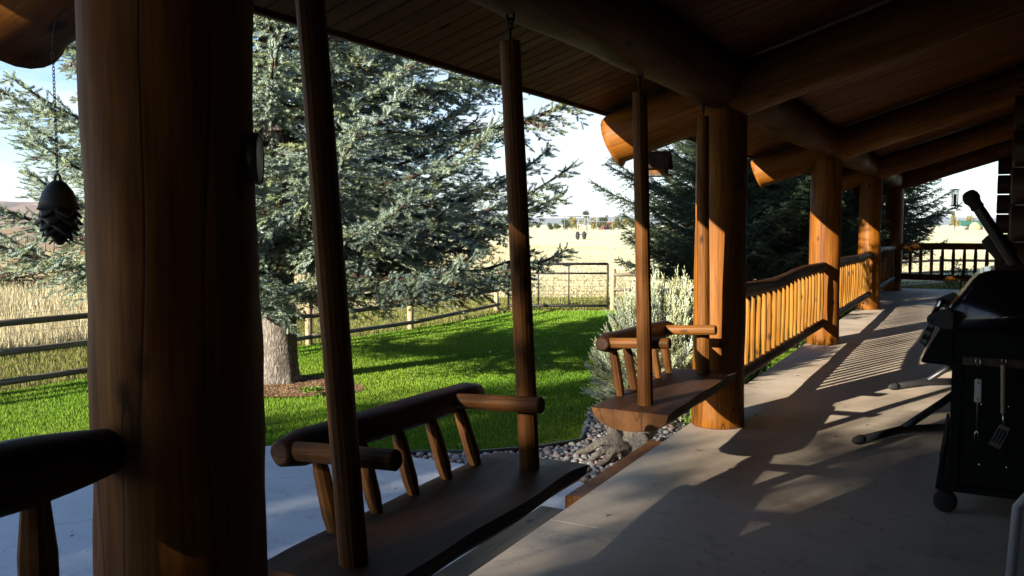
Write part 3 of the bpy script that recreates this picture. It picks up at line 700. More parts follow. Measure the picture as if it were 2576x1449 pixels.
def leafy(name, x, y, rx, h, n, ls, seed, label, cat, z=G, cols=((.045, .085, .018), (.07, .11, .02)), m='leafy', trunk_h=0, group=None, trunk=True):
    rg = np.random.default_rng(seed); t = empty(name, (x, y, z), 0, label, cat, group)
    cl = max(4, n//110); cu = rg.uniform(0, 6.283, cl); cq = rg.uniform(.12, .92, cl); crr = rg.uniform(.1, .85, cl)*np.sqrt(np.clip(1-(2*cq-1)**2*.8, 0, 1))
    CC = np.stack([rx*crr*np.cos(cu), rx*crr*np.sin(cu), trunk_h+(h-trunk_h)*cq], 1)
    k = rg.integers(0, cl, n); P = CC[k]+rg.normal(0, 1, (n, 3))*np.array([rx*.2, rx*.2, (h-trunk_h)*.12])
    P[:, 2] = np.abs(P[:, 2]); P += np.array([x, y, z])
    A = nrm(rg.normal(0, 1, (n, 3))); B = nrm(np.cross(A, rg.normal(0, 1, (n, 3))))
    s = ls*rg.uniform(.6, 1.3, (n, 1)); V = np.stack([P-B*s*.4, P+A*s, P+B*s*.4, P-A*s*.7], 1).reshape(-1, 3)
    q = rg.uniform(0, 1, (n, 1)); C = np.array(cols[0])*(1-q)+np.array(cols[1])*q
    o = link('crown' if trunk_h else 'foliage', tri_mesh('foliage', V, np.arange(4*n).reshape(-1, 4), np.repeat(C, 4, 0)), m, t); o['kind'] = 'stuff'
    if trunk:
        lst = [([Vector((x, y, z-.02)), Vector((x, y, z+.3*h)), Vector((x+.03*rx, y, z+.75*h))], [.035*h**.7, .028*h**.7, .01])]
        for i in range(7):
            c = CC[i % cl]; lst.append(([Vector((x, y, z+(trunk_h or .05)*.9)), Vector((x+c[0]*.5, y+c[1]*.5, z+c[2]*.75)), Vector((x+c[0], y+c[1], z+c[2]))], [.016*h**.7, .010, .004]))
        tubes('trunk' if trunk_h else 'stem', lst, 'twig', t, 5)
    return t
for c, y, rx, h, n, sd, lab in ((-1.3, -20, 2.4, 10.6, 12000, 51, 'broad leafy tree behind the camera shading the near porch'), (-6.5, -20.5, 2.2, 10.2, 11000, 52, 'rounded leafy tree behind the camera shading the patio'),
                                (-4.3, -21.5, 1.8, 9.2, 5500, 53, 'narrower leafy tree behind the camera between the other two')):
    leafy('shade_tree', (c+.342*y)/.94, y, rx, h, n, .16, sd, lab, 'tree', trunk_h=3.4)
leafy('leafy_shrub', -.35, 24.9, .42, 1.0, 900, .035, 41, 'dark leafy shrub behind the end railing, nearer the corner post', 'shrub')
leafy('leafy_shrub', .38, 24.7, .40, 1.25, 1000, .035, 42, 'taller dark leafy shrub behind the end railing beside the house corner', 'shrub')
leafy('leafy_shrub', -2.35, 16.6, .22, 1.5, 330, .035, 43, 'thin leafy sprig rising above the middle railing', 'shrub', cols=((.10, .16, .03), (.14, .20, .05)))
leafy('ground_shrub', -2.4, 11.0, .36, .38, 700, .03, 44, 'low green shrub under the railing near the third post', 'shrub')
leafy('ground_shrub', -2.45, 14.2, .42, .42, 900, .03, 45, 'low green shrub under the middle railing', 'shrub')
leafy('weed', -6.75, 7.75, .16, .13, 160, .03, 46, 'small green weeds in the litter at the spruce foot', 'plant', cols=((.10, .18, .02), (.14, .22, .03)), trunk=False)

# ------------------------------------------------------------------ pebbles
def peb_mesh(seed):
    g = random.Random(seed); V, F = [], []; ns, nr = 7, 4
    fx, fy, fz = 1, g.uniform(.65, .9), g.uniform(.42, .62)
    V.append((0, 0, -fz))
    for i in range(1, nr):
        a = -math.pi/2+math.pi*i/nr
        for j in range(ns):
            b = 6.283*j/ns; k = 1+.13*g.uniform(-1, 1); V.append((fx*math.cos(a)*math.cos(b)*k, fy*math.cos(a)*math.sin(b)*k, fz*math.sin(a)))
    V.append((0, 0, fz)); top = len(V)-1
    for j in range(ns):
        k = (j+1) % ns; F.append((0, 1+k, 1+j)); F.append((top, 1+(nr-2)*ns+j, 1+(nr-2)*ns+k))
        for i in range(nr-2): a = 1+i*ns; F.append((a+j, a+k, a+ns+k, a+ns+j))
    return V, F
def pebmat(t, b):
    oi = N(t, 'ShaderNodeObjectInfo')
    c = ramp(t, oi.outputs['Random'], [(0, (.13, .13, .13)), (.18, (.26, .26, .255)), (.36, (.17, .165, .17)), (.5, (.36, .34, .31)), (.62, (.27, .17, .145)), (.74, (.30, .29, .27)), (.88, (.21, .205, .20)), (1, (.40, .37, .32))])
    n = noi(t, coords(t, (3, 3, 3)), 2, 4); c = mixc(t, .35, c, ramp(t, n, [(.3, (.2, .2, .2)), (.7, (.8, .8, .8))]), 'OVERLAY'); t.links.new(c, b.inputs['Base Color'])
mat('pebble', (.25, .24, .23), .6, .3, pebmat); attr_mat('pebble_fill', .65, .3)
PV = [peb_mesh(i) for i in range(6)]; PM = []
for V, F in PV: me = mesh('pebble', V, F, True); me.materials.append(M['pebble']); PM.append(me)
rgp = np.random.default_rng(9); cand = []
tries = 0
grid = {}
while len(cand) < 1500 and tries < 40000:
    tries += 1; x = rgp.uniform(-4.7, -2.05); y = rgp.uniform(5.95, 8.4)
    if not inpoly(x, y, GRAVEL) or y < 6.03: continue
    r = rgp.uniform(.022, .044); key = (int(x/.1), int(y/.1)); bad = False
    for dx in (-1, 0, 1):
        for dy in (-1, 0, 1):
            for (X, Y, rr) in grid.get((key[0]+dx, key[1]+dy), ()):
                if (X-x)**2+(Y-y)**2 < ((r+rr)*.72)**2: bad = True
    if bad: continue
    grid.setdefault(key, []).append((x, y, r)); cand.append((x, y, r))
big = sorted(cand, key=lambda c: -(c[2]/math.hypot(c[0], c[1])) * (1.5 if c[1] < 7.4 else 1))
for x, y, r in big[:295]:
    link('pebble', rnd.choice(PM), None, gravel, Matrix.Translation((x, y, G+.006+r*.45)) @ Matrix.Rotation(rnd.uniform(0, 6.28), 4, 'Z') @ Matrix.Rotation(rnd.uniform(-.3, .3), 4, 'X') @ Matrix.Scale(r, 4))
Vf, Ff, Cf = [], [], []
pal = [(.13, .13, .13), (.26, .26, .255), (.17, .165, .17), (.36, .34, .31), (.27, .17, .145), (.30, .29, .27)]
for x, y, r in big[295:]:
    V, F = rnd.choice(PV); mwp = Matrix.Translation((x, y, G+.006+r*.45)) @ Matrix.Rotation(rnd.uniform(0, 6.28), 4, 'Z') @ Matrix.Scale(r, 4); o = len(Vf); c = rnd.choice(pal)
    Vf += [tuple(mwp @ Vector(v)) for v in V]; Ff += [tuple(i+o for i in f) for f in F]; Cf += [c]*len(V)
me = mesh('pebbles', Vf, Ff, True); a = me.color_attributes.new('col', 'FLOAT_COLOR', 'POINT'); a.data.foreach_set('color', np.array([(*c, 1) for c in Cf], np.float32).ravel())
o = link('pebble_fill', me, 'pebble_fill', gravel); o['kind'] = 'stuff'

# driftwood stump: twisted, ridged grey roots
def driftmat(t, b):
    v = coords(t, (9, 9, 2.2)); n = noi(t, v, 3.2, 7, .7, 2.2); n2 = noi(t, coords(t, (4, 4, 4)), 1, 3)
    c = ramp(t, n, [(.30, (.035, .028, .022)), (.44, (.17, .145, .12)), (.58, (.30, .265, .225)), (.75, (.43, .39, .335))]); c = mixc(t, ramp(t, n2, [(.45, (0, 0, 0)), (.75, (.55,)*3)]), c, (.12, .095, .07))
    t.links.new(c, b.inputs['Base Color']); bump(t, b, n, 1.0, .03)
mat('driftwood', (.3, .27, .23), .85, .15, driftmat)
dw = empty('driftwood_stump', (-2.6, 6.95, G), 0, 'gnarled grey driftwood stump among the pebbles beside the porch edge', 'driftwood')
def rootpts(pts, rs, seed, nsub=26, seg=14):
    P = [Vector(p) for p in pts]; V, F = [], []; g = random.Random(seed); out = []; rr = []
    for i in range(nsub+1):
        q = i/nsub*(len(P)-1); k = min(int(q), len(P)-2); f = q-k
        p0, p1, p2, p3 = P[max(k-1, 0)], P[k], P[k+1], P[min(k+2, len(P)-1)]
        out.append(.5*((2*p1)+(p2-p0)*f+(2*p0-5*p1+4*p2-p3)*f*f+(3*p1-p0-3*p2+p3)*f**3)); rr.append(rs[k]*(1-f)+rs[k+1]*f)
    V, F = tube_data(out, rr, seg)
    for i in range(nsub+1):
        for j in range(seg):
            v = V[i*seg+j]; c = out[i]; tw = j+i*.35
            V[i*seg+j] = c+(v-c)*(1+.30*mnoise.noise((math.cos(tw*6.283/seg)*2.2+seed, math.sin(tw*6.283/seg)*2.2, i*.12))+.18*math.sin(tw*6.283/seg*4+seed))
    return V, F
bx, by, bz = -2.56, 6.98, G
ROOTS = [([(.05, .05, -.05), (.03, .0, .10), (.09, .03, .24), (.16, .08, .34), (.20, .12, .38)], [.13, .12, .10, .07, .02]),
         ([(-.02, 0, .04), (-.12, -.05, .18), (-.19, -.07, .32), (-.22, -.05, .43), (-.21, -.04, .49)], [.08, .05, .034, .026, .010]),
         ([(-.02, 0, .08), (-.09, .06, .22), (-.08, .08, .34), (-.13, .10, .42), (-.12, .13, .46)], [.07, .045, .034, .024, .008]),
         ([(.02, .02, .12), (-.02, -.02, .28), (.02, -.04, .38), (-.02, -.05, .45)], [.07, .05, .035, .010]),
         ([(0, 0, .06), (-.20, -.06, .14), (-.34, -.14, .07), (-.48, -.20, .0)], [.07, .04, .028, .010]),
         ([(-.02, -.03, .05), (-.15, -.20, .10), (-.22, -.34, .04), (-.30, -.46, .0)], [.06, .036, .024, .008]),
         ([(.02, -.05, .06), (-.02, -.20, .14), (-.09, -.34, .06), (-.16, -.46, .0)], [.08, .045, .03, .010]),
         ([(.07, .0, .10), (.15, -.14, .17), (.17, -.30, .08), (.16, -.42, -.01)], [.10, .075, .05, .015]),
         ([(.0, .08, .10), (-.02, .22, .24), (.06, .34, .31), (.11, .42, .30)], [.10, .07, .045, .015])]
for i, (pts, rs) in enumerate(ROOTS):
    V, F = rootpts([(bx+p[0], by+p[1], bz+p[2]) for p in pts], rs, i+3); link('stump' if i == 0 else 'root', mesh('root', V, F, True), 'driftwood', dw)

# fallen leaves on the lawn
Vl, Fl, Cl = [], [], []
for i in range(70):
    x, y = rnd.uniform(-7, -2.6), rnd.uniform(6.3, 13); z = G+.055
    if not inpoly(x, y, LAWN) or inpoly(x, y, PATIO) or inpoly(x, y, GRAVEL): continue
    a = rnd.uniform(0, 6.28); s = rnd.uniform(.02, .04); d = Vector((math.cos(a), math.sin(a), rnd.uniform(-.2, .5)))*s; e = Vector((-math.sin(a), math.cos(a), rnd.uniform(-.3, .5)))*s*.6; p = Vector((x, y, z)); o = len(Vl)
    Vl += [p-d, p+e, p+d*1.1, p-e, p+Vector((0, 0, s*.25))]; Fl += [(o, o+1, o+4), (o+1, o+2, o+4), (o+2, o+3, o+4), (o+3, o, o+4)]; Cl += [rnd.choice([(.42, .30, .08), (.38, .30, .17), (.45, .38, .25)])]*5
me = mesh('leaves', Vl, Fl); a = me.color_attributes.new('col', 'FLOAT_COLOR', 'POINT'); a.data.foreach_set('color', np.array([(*c, 1) for c in Cl], np.float32).ravel())
tag(link('fallen_leaves', me, 'leafy'), 'scattered yellow fallen leaves on the lawn', 'leaves', kind='stuff')

# ------------------------------------------------------------------ fence and gate
mat('wire', (.10, .095, .09), .6, .4, metal=.5); mat('gate_steel', (.022, .020, .019), .6, .3)
def fence(pts, spacing, label, skip_first=False):
    t = empty('rail_fence', (*pts[0], G), 0, label, 'fence'); w = []
    for (x0, y0), (x1, y1) in zip(pts[:-1], pts[1:]):
        L = math.hypot(x1-x0, y1-y0); n = max(1, round(L/spacing)); prev = None
        for k in range(n+1):
            q = k/n; x, y = x0+(x1-x0)*q, y0+(y1-y0)*q
            if not (k == 0 and (skip_first or (x0, y0) != pts[0])):
                log('post', (x, y, G-.05), (x+rnd.uniform(-.015, .015), y, G+.98+rnd.uniform(-.04, .05)), .062, .055, 'fence_post', t, seg=10, step=.25, amp=.06, bev=.01)
            if prev:
                dx, dy = (x-prev[0]), (y-prev[1]); ln = math.hypot(dx, dy); nx, ny = dy/ln*.085, -dx/ln*.085
                for h in (.15, .50, .85):
                    log('rail', (prev[0]+nx, prev[1]+ny, G+h+rnd.uniform(-.01, .01)), (x+nx, y+ny, G+h+rnd.uniform(-.01, .01)), .042, .036, 'fence_wood', t, seg=8, step=.4, amp=.07, bev=.006)
                for h in np.linspace(.02, .92, 9): w.append(([(prev[0]-nx*.8, prev[1]-ny*.8, G+h), (x-nx*.8, y-ny*.8, G+h)], .0022))
                m_ = int(ln/.15)
                for j in range(m_): u = j/m_; w.append(([(prev[0]+dx*u-nx*.8, prev[1]+dy*u-ny*.8, G+.02), (prev[0]+dx*u-nx*.8, prev[1]+dy*u-ny*.8, G+.92)], .0018))
            prev = (x, y)
    o = tubes('wire_mesh', w, 'wire', t, 3); o['kind'] = 'stuff'; return t
GP = Vector((-7.42, 18.93, 0)); GL = GP-RT*2.55
fence([(-11.3, -4.5), (-10.2, 5.9), (-9.5, 13.75), (GL.x-.12, GL.y-.1)], 2.6, 'weathered three-rail wooden fence with wire mesh left of the gate')
fence([(GP.x, GP.y), (-4.2, 20.65), (-2.9, 27.5), (-1.0, 31.2), (6, 34)], 3.1, 'three-rail wooden fence right of the gate running behind the spruces')
gt = empty('metal_gate', (GL.x, GL.y, G), 0, 'dark tubular metal gate with wire mesh between two fences', 'gate')
def gp(u, z): p = GP-RT*(.12+u); return (p.x, p.y, z)
tubes('gate_frame', [([gp(0, -.36), gp(0, .69)], .027), ([gp(2.3, -.36), gp(2.3, .69)], .027), ([gp(0, .69), gp(2.3, .69)], .030), ([gp(0, -.28), gp(2.3, -.28)], .030)], 'gate_steel', gt, 8)
tubes('crossbar', [([gp(0, .47), gp(2.3, .47)], .022)], 'gate_steel', gt, 8)
for u in (.9, 1.6): tubes('stile', [([gp(u, -.28), gp(u, .69)], .016)], 'gate_steel', gt, 8)
wl = [([gp(0, z), gp(2.3, z)], .0035) for z in (-.22, -.16, -.10, -.02, .06, .17, .31)] + [([gp(u, -.27), gp(u, .46)], .0035) for u in np.arange(.18, 2.3, .18)]
o = tubes('wire_mesh', wl, 'wire', gt, 4); o['kind'] = 'stuff'

# ------------------------------------------------------------------ far field: pivot irrigation, trees, farm, brush
mat('galv', (.30, .31, .32), .5, .4); mat('tyre', (.02, .02, .021), .85, .2)
PD = 118
def pv(px, d=0, z=0.): q = FW*(PD+d)+RT*at(px, PD); return Vector((q.x, q.y, z))
piv = empty('irrigation_pivot', pv(1462, 0, G), 0, 'long wheeled irrigation pipe standing in the stubble field', 'irrigation machine')
def pipeline(x0, x1, z0, z1): return [pv(x0+(x1-x0)*q, 0, z0+(z1-z0)*q) for q in np.linspace(0, 1, 9)]
tubes('pipe', [(pipeline(900, 1462, 3.3, 2.65), .075), (pipeline(1462, 1562, 2.75, 3.05), .075), (pipeline(1562, 2800, 3.0, 3.75), .075)], 'galv', piv, 6)
tr = []
for a, b, za, zb in ((1462, 1562, 2.7, 3.05), (900, 1180, 3.3, 3.0), (2270, 2400, 3.4, 3.5), (2400, 2530, 3.5, 3.6)):
    mid = (a+b)/2
    tr += [([pv(a, 0, za), pv(a+(mid-a)*.5, 0, min(za, zb)-.75), pv(b-(b-mid)*.5, 0, min(za, zb)-.75), pv(b, 0, zb)], .03)]
    tr += [([pv(a+(mid-a)*.5, 0, min(za, zb)-.75), pv(a+(mid-a)*.95, 0, za)], .025), ([pv(b-(b-mid)*.5, 0, min(za, zb)-.75), pv(b-(b-mid)*.9, 0, zb)], .025)]
for k in range(0, len(tr), 3): tubes('truss', tr[k:k+3], 'galv', piv, 4)
tubes('drop_hose', [([pv(x, 0, 2.9), pv(x, 0, .6)], .018) for x in list(range(1090, 1440, 55))+[1500, 1540]+list(range(2290, 2520, 38))], 'galv', piv, 4)
tubes('tower', [([pv(1450, -1.2, .2), pv(1455, 0, 2.7)], .05), ([pv(1478, 1.2, .2), pv(1478, 0, 2.75)], .05), ([pv(1450, -1.2, .25), pv(1478, 1.2, .25)], .07), ([pv(1450, -1.2, .9), pv(1478, 0, 2.7)], .03), ([pv(1462, 0, .3), pv(1472, 0, 2.4)], .035), ([pv(1452, 0, 2.6), pv(1457, 0, 4.9)], .03), ([pv(1455, 0, 1.6), pv(1478, 0, 1.7)], .03)], 'galv', piv, 5)
for x, d in ((1451, -1.3), (1471, 1.1)):
    c = pv(x, d, G+.52); ax = (FW*.25+RT*.97).normalized()
    mw = Matrix.Translation(c) @ ax.to_track_quat('Z', 'Y').to_matrix().to_4x4()
    wh = lathe('wheel', [(.30, -.13), (.46, -.15), (.54, -.10), (.55, 0), (.54, .10), (.46, .15), (.30, .13)], 'tyre', piv, 20, mw)
    lathe('rim', [(.06, -.08), (.29, -.10), (.295, 0), (.29, .10), (.06, .08)], 'galv', wh, 16, mw)
TD = 330
def tv(px, d, z=0): q = FW*d+RT*at(px, d); return Vector((q.x, q.y, z))
TL = [(1385, 330, 3.0, 2.6, 0), (1402, 350, 3.4, 3.0, 1), (1418, 320, 3.6, 4.2, 0), (1436, 335, 4.6, 5.0, 2), (1456, 330, 4.8, 4.6, 2), (1474, 340, 2.6, 6.4, 0), (1492, 320, 3.6, 4.0, 2), (1508, 345, 4.0, 4.6, 1), (1522, 330, 2.2, 6.6, 0), (1538, 325, 4.0, 4.2, 2), (1556, 335, 4.2, 5.4, 1), (1574, 330, 4.0, 5.0, 2), (1330, 420, 4, 3.2, 1), (2398, 330, 3.2, 6.0, 2), (2432, 345, 3.4, 5.6, 2), (1356, 400, 4, 2.6, 0), (1262, 430, 4, 3.4, 1), (1295, 440, 5, 3.6, 0)]
nm = ['small dark', 'bushy dark', 'rounded dark', 'wide golden', 'golden', 'tall narrow dark', 'low golden', 'olive', 'tallest narrow dark', 'yellowing', 'tall olive', 'golden right-hand', 'faint olive', 'pale yellow', 'pale olive', 'faint low dark', 'faint', 'hazy dark']
PALS = [((.035, .055, .02), (.06, .08, .03)), ((.07, .085, .025), (.11, .12, .04)), ((.17, .15, .03), (.24, .20, .05))]
for i, (px, d, rx, h, kd) in enumerate(TL):
    q = tv(px, d); leafy('field_tree', q.x, q.y, rx*.62, h, 520, .42, 70+i, nm[i]+(' tree near the green-roofed barn' if px > 2000 else ' tree in the far tree line, %s' % ['first', 'second', 'third', 'fourth', 'fifth', 'sixth', 'seventh', 'eighth', 'ninth', 'tenth', 'eleventh', 'twelfth', 'at its left end', '', '', 'left of the first', 'beside the spruce', 'just right of the spruce'][i]), 'tree', G, PALS[kd], 'leafy', h*.14, 'far tree line')
mat('green_roof', (.03, .13, .09), .6, .3); mat('barn_wall', (.30, .26, .22), .8, .2); mat('hay', (.42, .32, .14), .9, .1); mat('red_brick', (.22, .08, .06), .8, .1)
def barn(px, d, w, dp, h, rh, roofm, wallm, label):
    q = tv(px, d, G); t = empty('barn', q, 0, label, 'barn'); mw = Matrix.Translation(q) @ Matrix.Rotation(R(28), 4, 'Z')
    box('wall', -w/2, w/2, 0, dp, 0, h, wallm, t, 0, mw)
    extrude('roof', [(-.4, h-.1), (dp/2, h+rh), (dp+.4, h-.1), (dp+.4, h+.12), (dp/2, h+rh+.22), (-.4, h+.12)], 'x', -w/2-.4, w/2+.4, roofm, t, 0, 2, mw)
    for k in range(3): box('door', -w*.3+k*w*.25, -w*.3+k*w*.25+w*.14, -.06, -.01, .02, h*.75, 'steel_dark', t, 0, mw)
barn(2461, 340, 14, 9, 1.6, 1.7, 'green_roof', 'barn_wall', 'long low barn with green metal roof far across the field')
barn(2492, 350, 9, 7, 1.7, .9, 'green_roof', 'barn_wall', 'smaller open shed beside the green-roofed barn')
barn(1528, 350, 5, 6, 1.9, 1.0, 'red_brick', 'red_brick', 'small red farm building among the far trees')
hb = lathe('hay_stack', [(2.0, 0), (2.1, .8), (1.7, 1.8), (.9, 2.6), (.1, 2.9)], 'hay', None, 14, Matrix.Translation(tv(2450, 325, G))); tag(hb, 'rounded straw stack in front of the green-roofed barn', 'straw stack')
# brush pile and far posts on the left
lst = []
bp = tv(8, 27, G)
for i in range(150):
    a = rnd.uniform(0, 6.28); r = rnd.uniform(.2, 1.2); c = bp+Vector((rnd.gauss(0, .7), rnd.gauss(0, .6), rnd.uniform(.05, .55))); d = Vector((math.cos(a), math.sin(a), rnd.uniform(-.15, .45)))*r
    lst.append(([c-d*.5, c+Vector((0, 0, .08)), c+d*.5], [.022, .015, .005]))
tag(tubes('brush_pile', lst, 'twig', None, 4), 'dark tangled pile of dead branches at the left edge', 'brush pile')
for i in range(14):
    q = tv(-40+i*22, 62, G); tag(log('fence_stake', q, q+Vector((0, 0, 1.25)), .06, .055, 'fence_wood', None, seg=6, step=.6), 'thin stake of the far pasture fence on the left, number %s from its left end' % ['one', 'two', 'three', 'four', 'five', 'six', 'seven', 'eight', 'nine', 'ten', 'eleven', 'twelve', 'thirteen', 'fourteen'][i], 'fence post', 'stakes of the far pasture fence')

# ------------------------------------------------------------------ small things on the porch
# pinecone chime
px, py = -2.145, 1.485
pc = empty('pinecone_chime', (px, py, 1.54), 0, 'grey metal pinecone ornament hanging by a chain at the left', 'ornament')
mat('pewter', (.045, .047, .053), .55, .4)
zt = 1.715; Z0 = 1.545
lathe('bell_top', [(.012, zt), (.022, zt-.008), (.037, zt-.028), (.045, zt-.05), (.050, zt-.074), (.047, zt-.074), (.03, zt-.03), (.006, zt-.012)], 'pewter', pc, 24, Matrix.Translation((px, py, 0)))
def scale_mesh():
    V, F = [], []; n, m = 6, 5
    for i in range(n+1):
        q = i/n; w = .027*math.sin(math.pi*(.25+.75*q)*.98)**.6*(1 if q < .6 else math.sqrt(max(.02, 1-((q-.6)/.42)**2)))
        for j in range(m):
            u = j/(m-1)*2-1; V.append((.010+.030*q**1.2-.006*u*u, u*w, -.036*q-.004*q*q))
    for i in range(n):
        for j in range(m-1): a = i*m+j; F.append((a, a+1, a+m+1, a+m))
    me = mesh('scale', V, F, True); return me
SM = scale_mesh(); SM.materials.append(M['pewter'])
for row in range(7):
    zz = zt-.035-row*.0185; sc = [1.0, 1.05, 1.08, 1.0, .88, .72, .52][row]; ncount = [5, 5, 6, 6, 5, 5, 4][row]
    for k in range(ncount):
        a = 6.283*k/ncount+row*.45-1.9
        o = link('scale', SM, None, pc, Matrix.Translation((px+.010*sc*math.cos(a), py+.010*sc*math.sin(a), zz)) @ Matrix.Rotation(a, 4, 'Z') @ Matrix.Scale(sc*1.05, 4))
        sol = o.modifiers.new('thick', 'SOLIDIFY'); sol.thickness = .003
lathe('core', [(.004, Z0), (.012, Z0+.006), (.02, Z0+.03), (.028, Z0+.07), (.03, Z0+.11), (.02, Z0+.15)], 'pewter', pc, 14, Matrix.Translation((px, py, 0)))
ringp = [(px+.011*math.cos(q), py+.0*q, zt+.004+.013*math.sin(q)) for q in np.linspace(0, 6.283, 15)]
tubes('loop', [(ringp, .004)], 'pewter', pc, 6)
ch = []
for k in range(34):
    zc_ = zt+.02+k*.0087; a = (k % 2)*1.57
    ch.append(([(px+.0032*math.cos(q)*math.cos(a), py+.0032*math.cos(q)*math.sin(a), zc_+.0062*math.sin(q)) for q in np.linspace(0, 6.283, 9)], .0011))
tubes('chain', ch, 'black_iron', pc, 4)
zr_ = zt+.02+34*.0087
tubes('ring', [([(px+.008*math.cos(q), py, zr_+.008+.008*math.sin(q)) for q in np.linspace(0, 6.283, 15)], .0012)], 'black_iron', pc, 5)
tubes('hook', [([(px, py, zr_+.014), (px+.001, py, zr_+.05), (px+.006, py+.004, zr_+.085), (px+.004, py+.02, zr_+.12), (px-.01, py+.05, zr_+.14)], .0018)], 'black_iron', pc, 5)

# dial thermometer on the big post, seen edge-on
mat('dial_rim', (.05, .048, .045), .4, .4); mat('dial_face', (.75, .78, .80), .25, .5)
th = empty('dial_thermometer', (-1.60, 1.70, 1.76), 0, 'round dial thermometer seen edge-on at the side of the big post', 'thermometer')
axd = Vector((.985, .16, 0)).normalized()
mwth = Matrix.Translation((-1.628, 1.665, 1.765)) @ Vector((.82, .57, 0)).to_track_quat('Z', 'Y').to_matrix().to_4x4()
lathe('case', [(.05, -.012), (.062, -.010), (.065, 0), (.066, .014), (.062, .018), (.058, .016), (.057, .010)], 'dial_rim', th, 30, mwth)
lathe('dial', [(.001, .0165), (.054, .0165), (.057, .0155), (.057, .0095), (.001, .0095)], 'dial_face', th, 30, mwth)
box('bracket', -.012, .012, -.10, .10, -.03, -.012, 'dial_rim', th, .002, mwth)

# birdhouse hanging under the rafter tail
bh = empty('birdhouse', (-2.29, 6.75, 2.0), 0, 'small rustic birdhouse with bark roof hanging below the second rafter', 'birdhouse')
mat('bark_roof', (.045, .025, .018), .9, .1, soil((.03, .017, .012), (.10, .06, .045)))
mwb = Matrix.Translation((-2.29, 6.80, 1.985)) @ Matrix.Rotation(R(8), 4, 'Z')
extrude('house_body', [(-.075, .018), (.075, .018), (.075, .075), (0, .17), (-.075, .075)], 'x', -.075, .075, 'swing_pole', bh, .002, 1, mwb)
box('floor_board', -.105, .105, -.095, .095, 0, .017, 'step_wood', bh, .002, mwb)
extrude('roof_slope', [(-.115, .060), (-.125, .072), (-.004, .200), (-.004, .185)], 'x', -.105, .105, 'bark_roof', bh, 0, 1, mwb)
extrude('roof_slope', [(.115, .060), (.125, .072), (.004, .200), (.004, .185)], 'x', -.105, .105, 'bark_roof', bh, 0, 1, mwb)
tubes('hanging_wire', [([mwb @ Vector((0, 0, .19)), mwb @ Vector((0, .02, .30))], .002)], 'black_iron', bh, 4)

# bird feeder hanging at the end of the porch
fd = empty('bird_feeder', (-.5, 23.0, 2.02), 0, 'wire tube bird feeder hanging at the far end of the porch', 'bird feeder')
mwf = Matrix.Translation((-.5, 23.0, 0))
lathe('top_plate', [(.115, 2.395), (.118, 2.402), (.115, 2.412), (.02, 2.425)], 'black_iron', fd, 20, mwf)
lathe('base_plate', [(.11, 2.02), (.115, 2.028), (.11, 2.036), (.07, 2.05)], 'black_iron', fd, 20, mwf)
cg = [([(-.5+.068*math.cos(a), 23+.068*math.sin(a), 2.04), (-.5+.068*math.cos(a), 23+.068*math.sin(a), 2.40)], .0045) for a in np.linspace(0, 6.283, 15)[:-1]]
cg += [([(-.5+.068*math.cos(a), 23+.068*math.sin(a), z) for a in np.linspace(0, 6.283, 19)], .003) for z in np.arange(2.07, 2.4, .033)]
tubes('wire_cage', cg, 'black_iron', fd, 4)
mat('seed', (.45, .42, .38), .8, .2)
lathe('seed_tube', [(.03, 2.05), (.03, 2.30), (.012, 2.30)], 'seed', fd, 12, mwf)
tubes('wire', [([(-.5, 23, 2.42), (-.5, 23.05, 2.78)], .003)], 'black_iron', fd, 4)

# ------------------------------------------------------------------ gas grill and what hangs from it
mat('grill_black', (.006, .006, .009), .16, .5); mat('grill_green', (.003, .0045, .0045), .6, .15); mat('grill_grey', (.02, .022, .027), .4, .5); mat('chrome', (.5, .5, .52), .18, .5, metal=1)
gr = empty('gas_grill', (.15, 5.95, 0), 0, 'black gas grill on a wheeled cart at the right edge of the porch', 'grill')
ya, yb = 5.3, 6.55
lid = [(-.13, 1.04), (-.15, 1.09), (-.11, 1.14), (-.062, 1.198), (-.03, 1.25), (.0, 1.29), (.03, 1.317), (.09, 1.332), (.30, 1.336), (.42, 1.32), (.50, 1.26), (.53, 1.15), (.53, 1.03), (.0, 1.022)]
extrude('lid', lid, 'y', ya, yb, 'grill_black', gr, .012, 3, None, True)
extrude('lid_lip', [(-.236, 1.075), (-.228, 1.10), (-.19, 1.12), (-.125, 1.15), (-.10, 1.12), (-.10, 1.03), (-.16, 1.035), (-.222, 1.055)], 'y', ya-.012, ya+.05, 'grill_grey', gr, .006, 2)
extrude('lid_lip', [(-.236, 1.075), (-.228, 1.10), (-.19, 1.12), (-.125, 1.15), (-.10, 1.12), (-.10, 1.03), (-.16, 1.035), (-.222, 1.055)], 'y', yb-.05, yb+.012, 'grill_grey', gr, .006, 2)
tubes('handle', [([(-.205, ya+.05, 1.085), (-.205, yb-.05, 1.085)], .017)], 'chrome', gr, 12)
lathe('screw', [(.001, .004), (.008, .003), (.009, 0), (.009, -.004)], 'black_iron', gr, 12, Matrix.Translation((-.212, ya-.014, 1.068)) @ Matrix.Rotation(R(90), 4, 'X'))
extrude('firebox', [(-.16, 1.018), (.52, 1.018), (.48, .80), (.36, .72), (-.05, .72), (-.10, .80)], 'y', ya+.02, yb-.02, 'grill_green', gr, .01, 2)
extrude('control_panel', [(-.172, 1.016), (-.162, 1.02), (-.10, 1.0), (-.10, .83), (-.25, .835), (-.256, .845)], 'y', ya+.01, yb-.01, 'grill_green', gr, .004, 2)
for k in range(3):
    yk = ya+.16+k*.42; pnt = Vector((-.226, yk, .935)); nrmv = Vector((-.92, 0, .40))
    lathe('knob', [(.036, 0), (.036, .012), (.028, .016), (.026, .04), (.02, .044)], 'black_iron', gr, 18, Matrix.Translation(pnt) @ nrmv.to_track_quat('Z', 'Y').to_matrix().to_4x4())
